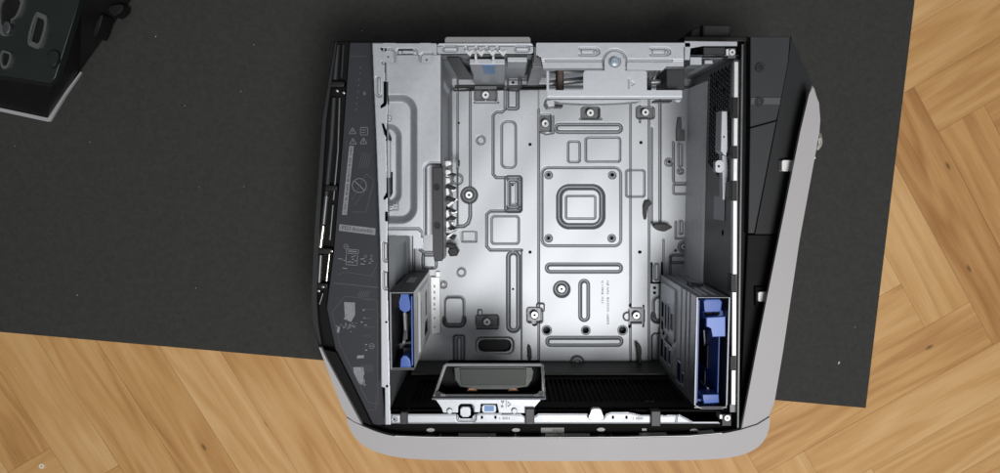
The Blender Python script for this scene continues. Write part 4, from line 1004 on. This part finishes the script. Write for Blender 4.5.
# black side trim with linkage rods
b = MB()
trim = [(335, 41), (349.5, 42), (343, 137), (333.5, 252), (326.5, 308), (336.5, 354), (371.5, 425), (363, 427), (325.5, 358), (318.5, 347), (313.5, 322), (312, 300), (315, 235), (323, 120)]
b.prism(trim, ZR-.022, .012, .0015); trimo = b.build('side_trim', mat('trim_black', (.005, .005, .005), .65, spec=.12), case, True)
b = MB(); b.prism([(334.5, 41), (337.5, 41), (326, 120), (318.8, 235), (316.6, 300), (318, 322), (322, 345), (318.6, 347), (313.2, 322), (311.6, 300), (314.4, 235), (322.6, 120)], ZR-.012, .012, .002, 3); b.build('trim_edge', GREYD, trimo, True)
zr_ = ZR-.018
def rod(pts, r, m): b = MB(); b.tube([V(x, y, zr_) for x, y in pts], r, 10); b.build('linkage_rod', m, trimo, True)
rod([(337.5, 45), (335, 80)], .0026, GREYP); rod([(334, 98), (331.5, 140), (327, 190), (322.6, 228)], .0024, GREYP)
rod([(343.5, 45), (341.5, 78)], .0016, GREYD); rod([(339.6, 98), (338, 150), (333.5, 200)], .0014, STEELD)
rod([(326.5, 196), (323.6, 224)], .0030, STEELD); rod([(323.4, 226), (320.5, 248)], .0028, CHROME); rod([(320.8, 255), (319, 284)], .0027, STEELD)  # bright segment colours in the golden highlight on the dark rod
rod([(333, 205), (330, 240)], .0013, STEELD); rod([(329.5, 254), (326.5, 281)], .0013, CHROME); rod([(323, 293), (319.5, 304)], .0012, STEELD)
for (x, y, sx_) in ((337.5, 84, 8), (331.5, 188, 7), (324.5, 251, 8), (322.5, 286, 6)):
    b = MB(); b.prism([(x-sx_, y-3), (x+sx_*.9, y-2.5), (x+sx_*.8, y+3), (x-sx_, y+3.5)], ZR-.013, ZR-.024, .0015); b.build('rod_clamp', BLACK, trimo, True)
for (x, y) in ((337, 90.8), (343.5, 92.8), (318.6, 291), (322.8, 287), (331.5, 251.3)):
    b = MB(); b.cyl(x, y, .0013, ZR-.0115, ZR-.02, 12, .0004); b.build('rod_pin', CHROME, trimo, True)

# silver white outer shell: lower band, short left strip, long slanted right panel
b = MB(); b.prism([(318.5, 347), (321, 347.6), (327, 360), (362.6, 425.4), (354, 421.6), (346.4, 416.6), (342.6, 409), (330.6, 378)], ZR-.003, ZR-.008, .0007, 2); b.build('outer_shell', WHITE, case, True)
b = MB(); b.prism([(321.5, 349), (336.2, 352.5), (371.8, 424.6), (363, 426.5), (354, 420), (340, 396)], ZR-.0085, .012); b.build('trim_liner', MATS['trim_black'], case)
def arcpts(pts): return pts
def soft(pts, it=2):
    """smooth an open outline, ends kept"""
    for _ in range(it):
        q = [pts[0]]
        for (a_, b_), (c_, d_) in zip(pts[:-1], pts[1:]): q += [(a_*.75+c_*.25, b_*.75+d_*.25), (a_*.25+c_*.75, b_*.25+d_*.75)]
        pts = q + [pts[-1]]
    return pts
band = soft([(354.4, 422.4), (363, 426.2), (378.5, 432.6), (395, 436.6), (430, 438), (520, 438.4), (620, 438), (690, 436.6), (722, 433.8), (740.8, 429.8)]) + soft([(757, 425), (769.8, 417)], 1) + \
       soft([(770.2, 419), (769.4, 428), (766, 438), (758.5, 447), (748, 453), (734, 457), (715, 459.2), (680, 460.4), (600, 460.8), (520, 460.8), (440, 460.2), (410, 458.8), (390, 456), (374, 451.2), (361, 444), (351.5, 433), (347.6, 424), (346.6, 417.6)], 2)
b = MB(); b.prism(band, ZR-.001, .012, .0025, 3); o = b.build('outer_shell', WHITE, case, True)
ie = soft([(363, 425.6), (378.5, 432.0), (395, 436.0), (430, 437.4), (520, 437.8), (620, 437.4), (690, 436.0), (722, 433.2), (740.5, 429.4)])
b = MB()
for (a_, b_), (c_, d_) in zip(ie[:-1], ie[1:]):
    b.prism([(a_, b_), (c_, d_), (c_, d_-1.6), (a_, b_-1.6)], ZR-.004, .1, 0)
b.build('shell_liner_print', MATS['trim_black'], case).name = 'shell_liner'
b = MB()
for x in (440, 489, 515.5, 560, 612, 637): b.rect(x-.5, 436.6, x+.5, 438.2, ZR-.001, ZR-.01)
b.build('shell_tooth', WHITE, o)
b = MB(); b.prism([(395, 436.4), (430, 437.6), (520, 438), (620, 437.6), (690, 436.2), (722, 433.4), (722, 432.8), (690, 435.6), (620, 437), (520, 437.4), (430, 437), (395, 435.8)], ZR-.0005, ZR-.012); b.build('shell_edge', CLIPW, o)
rp = [(812.4, 84.5), (815.5, 89), (819, 103), (820.3, 120), (819.3, 133), (799.6, 240), (783.2, 350), (774.5, 402), (770.4, 416), (757, 424.3), (741.4, 429), (756.2, 352), (778.5, 241), (800.5, 131), (809, 95)]
b = MB(); b.prism(rp, ZR-.001, ZR-.0055, .002, 4); o = b.build('outer_shell', WHITE, case, True)
b = MB(); b.prism([(813.2, 88), (815, 91), (818.4, 103), (819.6, 120), (818.6, 133), (799, 240), (782.6, 350), (773.8, 402), (769.6, 415.5), (762, 420), (768, 402), (776, 350), (793, 240), (813, 133), (813.4, 110)], ZR-.0057, .012); b.build('shell_skirt', WHITE, o)
# crumpled scrap of clear film caught on its outer edge
b = MB(); random.seed(3)
base = [(818, 131), (821.5, 134), (822.5, 138), (822.5, 144), (820.5, 147), (819, 150), (816.5, 150), (817, 143), (816.5, 136)]
rows = []
for k in range(4):
    rows.append([b.bm.verts.new(V(819.3+(x-819.3)*(1-.22*k)+random.uniform(-.9, .9), 141+(y-141)*(1-.22*k)+random.uniform(-.9, .9), .15+.009*k+random.uniform(-.004, .004))) for x, y in base])
for A_, B_ in zip(rows[:-1], rows[1:]):
    for i in range(len(base)): b.bm.faces.new((A_[i], A_[(i+1) % 9], B_[(i+1) % 9], B_[i]))
b.bm.faces.new(rows[-1]); b.build('film_scrap', FILM, o)
b = MB(); b.cyl(814.6, 158, .0012, .17, .165, 8); b.build('film_scrap', FILM, o)

# charcoal front shell between edge trim and white panel
zs = ZR-.020
b = MB(); b.prism([(744.2, 38), (751, 37), (747.5, 235), (739.5, 429), (737.5, 429)], zs-.012, .012); b.build('front_shell', BLACKM, case)
b = MB(); b.prism([(750.5, 36.5), (790.5, 36.5), (788, 62), (779.5, 106), (776.8, 120), (750.2, 127.2)], zs, .012, .001); fs = b.build('front_shell', GREYP, case)
b = MB(); b.prism([(750.2, 128.2), (776.6, 121), (754.5, 233.5), (748.2, 233.5)], zs, .012, .0008); b.build('shell_panel', GREYP, fs)
b = MB(); T = [V(791, 36.8, zs-.001), V(814, 88, zs-.004), V(816, 130, zs-.004), V(796, 234, zs-.004), V(755.2, 234, zs-.001), V(777.2, 121, zs-.001), V(788.6, 62, zs-.001)]
b.hexa(T, [Vector((p.x, p.y, .012)) for p in T]); b.build('shell_slope', GREYD, fs)  # darker charcoal puts the slope's shading into its colour
b = MB(); b.prism([(748, 235), (792, 235), (770, 340), (752, 427), (739.8, 429)], zs-.004, .012, .0008); b.build('shell_panel', BLACKM, fs)
b = MB(); b.prism([(750.7, 97.5), (781, 97.5), (780, 104.8), (750.6, 104.8)], zs+.0012, zs-.001, .0004); b.build('shell_strip', mat('strip_plastic', (.05, .053, .055), .5, vary=.05), fs)
for (x, y) in ((760.5, 67.3), (759.5, 101.5)):
    b = MB(); b.ring(x, y, .0045, .002, zs+.002, zs-.001); b.line([(x-4, y+2), (x+4, y-2)], 1.2, zs+.0022, zs); b.build('screw', GREYD, fs)
b = MB(); b.rect(777, 158, 796, 174.5, zs-.004, zs-.02, .001); b.rect(755.5, 287, 770, 306, zs+.001, zs-.02, .001); b.build('clip_recess', HOLE, fs)
for (x0_, y0_, x1_, y1_) in ((782, 160.3, 796, 171.3), (758.3, 292, 768, 301.5)):
    b = MB(); b.rect(x0_, y0_, x1_, y1_, zs+.006, zs-.006, .001, r=1.2); b.build('shell_clip', CLIPW, fs, True)

# ================================================================== OTHER THINGS
cov = bpy.data.objects.new('detached_cover', None); COL.objects.link(cov); c = V(30, 60, .0024); cov.location = c
tag(cov, 'dark plastic cover with rimmed ports and a thin white edge lying in the mat corner', 'cover')
def cpart(b, name, m, par=cov, smooth=False):
    o = b.build(name, m, par, smooth)
    if par is cov: o.matrix_parent_inverse = Matrix.Translation(-c)
    else: o.matrix_parent_inverse = par.matrix_parent_inverse.copy() @ Matrix.Identity(4)
    return o
zc1 = .060
tp = [(-110, -100), (112, -100), (82, 0), (60, 74), (51, 87), (0, 79), (-110, 60)]
bs = [(-110, -110), (131, -110), (131, 0), (80, 71.5), (48, 119), (0, 108.5), (-110, 84)]
b = MB(); b.hexa([V(x, y, zc1-.006) for x, y in tp], [V(x, y, .005) for x, y in bs]); cpart(b, 'cover_shell', BLACK)
b = MB(); b.prism([(-110, -100), (110, -100), (79.5, 0), (55.5, 78), (50, 83.5), (0, 75.5), (-110, 57)], zc1, zc1-.011, .002, 3); fp = cpart(b, 'face_plate', GUNM, smooth=True)
b = MB(); b.prism([(-120, 81.4), (-30, 101.6), (48.0, 118.6), (62, 96), (80.2, 71.4), (81, 72.6), (64, 97.6), (49.8, 121.5), (47.5, 121.8), (-30, 105.0), (-120, 85.4)], .0075, .0035, .0006); cpart(b, 'white_edge', WHITE)
def port(pts, inset):
    cx = sum(p[0] for p in pts)/len(pts); cy = sum(p[1] for p in pts)/len(pts)
    q = smooth_poly(pts, 2); i_ = [(cx+(x-cx)*inset, cy+(y-cy)*(inset*.98+.02)) for x, y in q]
    b = MB(); A_ = [V(x, y, zc1+.0035) for x, y in q]; B_ = [V(x, y, zc1+.0035) for x, y in i_]
    n = len(q); bm = b.bm
    vo = [bm.verts.new(p) for p in A_]; vi = [bm.verts.new(p) for p in B_]; vb = [bm.verts.new((p.x, p.y, zc1-.001)) for p in A_]; vj = [bm.verts.new((p.x, p.y, zc1-.001)) for p in B_]
    for k in range(n):
        l = (k+1) % n; bm.faces.new((vo[k], vo[l], vi[l], vi[k])); bm.faces.new((vo[k], vb[k], vb[l], vo[l])); bm.faces.new((vi[k], vi[l], vj[l], vj[k]))
    r_ = b.build('port_rim', mat('port_rim_plastic', (.16, .17, .17), .3, .6, vary=.1) if 'port_rim_plastic' not in MATS else MATS['port_rim_plastic'], fp); r_.matrix_parent_inverse = fp.matrix_world.inverted()
    b = MB(); b.prism(i_, zc1+.0006, zc1-.001); h = b.build('port_opening', BLACKM, fp)
    return r_
bpy.context.view_layer.update()
def attach(o):
    o.matrix_parent_inverse = Matrix.Translation(-c) ; return o
for pts in ([(35, 11), (41, 13), (49, 17), (40, 50), (34, 48), (25.5, 44)], [(0, 50), (7, 51), (12.5, 54), (7, 70), (0, 68)], [(-4, -10), (26, -8), (22, 8), (16, 19), (10, 21), (10, 38), (-4, 34)]):
    port(pts, .70)
b = MB(); b.prism(smooth_poly([(48, 50), (56, 49), (59, 56), (56, 66), (49, 69), (46, 60)], 2), zc1+.005, zc1-.001, .0022, 3); b.build('oval_button', GUNM, fp, True)
b = MB(); b.prism(smooth_poly([(2, 21), (8, 20), (11, 27), (8, 35), (2, 34)], 2), zc1+.006, zc1-.001, .002, 3); b.build('round_knob', STEELD, fp, True)
b = MB(); b.tube([V(30.5, 43, zc1+.0015), V(38, 15, zc1+.0015)], .0022, 8); b.build('slot_divider', GUNM, fp, True)
b = MB(); b.prism(smooth_poly([(106, 6), (124, 3), (122, 12), (112, 18)], 1), .03, .012, .0015); b.prism(smooth_poly([(98, 16), (104, 14), (96, 38), (92, 36)], 1), .038, .012, .001); b.build('shell_ridge', BLACK, cov, True)
for bb in b.made: bb.matrix_parent_inverse = Matrix.Translation(-c)
for o in fp.children: o.matrix_parent_inverse = Matrix.Identity(4)

# washer on the floor
b = MB(); b.ring(41.5, 466, .0036, .0014, .0014, .0001, 28)
o = b.build('washer', mat('washer_metal', (.74, .68, .56), .45, .1, vary=.05), None, True); tag(o, 'small pale round washer lying on the wooden floor', 'washer')

# crumbs on the mat
spots = [((838.6, 362.5), 2.3, 'elongated pale crumb on the mat right of the case'), ((77.5, 295), 1.1, 'tiny pale crumb on the mat left of the case near its lower edge'), ((196, 288), .9, 'tiny pale crumb on the mat between the floor edge and the case side'),
         ((156, 36.7), 1.2, 'tiny pale crumb on the mat beside the dark detached cover'), ((362, 31), .9, 'tiny pale crumb on the mat behind the label panel corner of the case'), ((855, 327), 1.0, 'tiny round crumb on the mat near its right edge'), ((185, 106), .8, 'faint crumb on the mat below and right of the detached cover'),
         ((254, 45), .9, 'tiny crumb on the mat midway between the cover and the case, nearest the top'), ((241, 91.5), 1.0, 'tiny pale crumb on the open mat, upper one left of the case rods'), ((90, 142), .9, 'tiny crumb on the mat just below the tip of the detached cover'),
         ((15, 146), .9, 'tiny crumb on the mat below the white edge of the detached cover'), ((199, 187), .8, 'tiny crumb on the open mat, left one of a level pair'), ((244, 186.5), .8, 'tiny crumb on the open mat, right one of a level pair')]
for (xy, sz, lab) in spots:
    b = MB(); bmesh.ops.create_icosphere(b.bm, subdivisions=1, radius=1)
    for v in b.bm.verts: v.co *= random.uniform(.75, 1.2)
    p = V(*xy, .0024); k = sz*.00062
    M = Matrix.Translation((p.x, p.y, .0024+k*.6)) @ Matrix.Rotation(1.2 if sz > 2 else random.uniform(0, 3), 4, 'Z') @ Matrix.Diagonal((k*(1.7 if sz > 2 else 1.1), k*.8, k*.7, 1))
    bmesh.ops.transform(b.bm, matrix=M, verts=b.bm.verts)
    o = b.build('crumb', CRUMB); tag(o, lab, 'crumb', 'crumbs scattered on the mat')
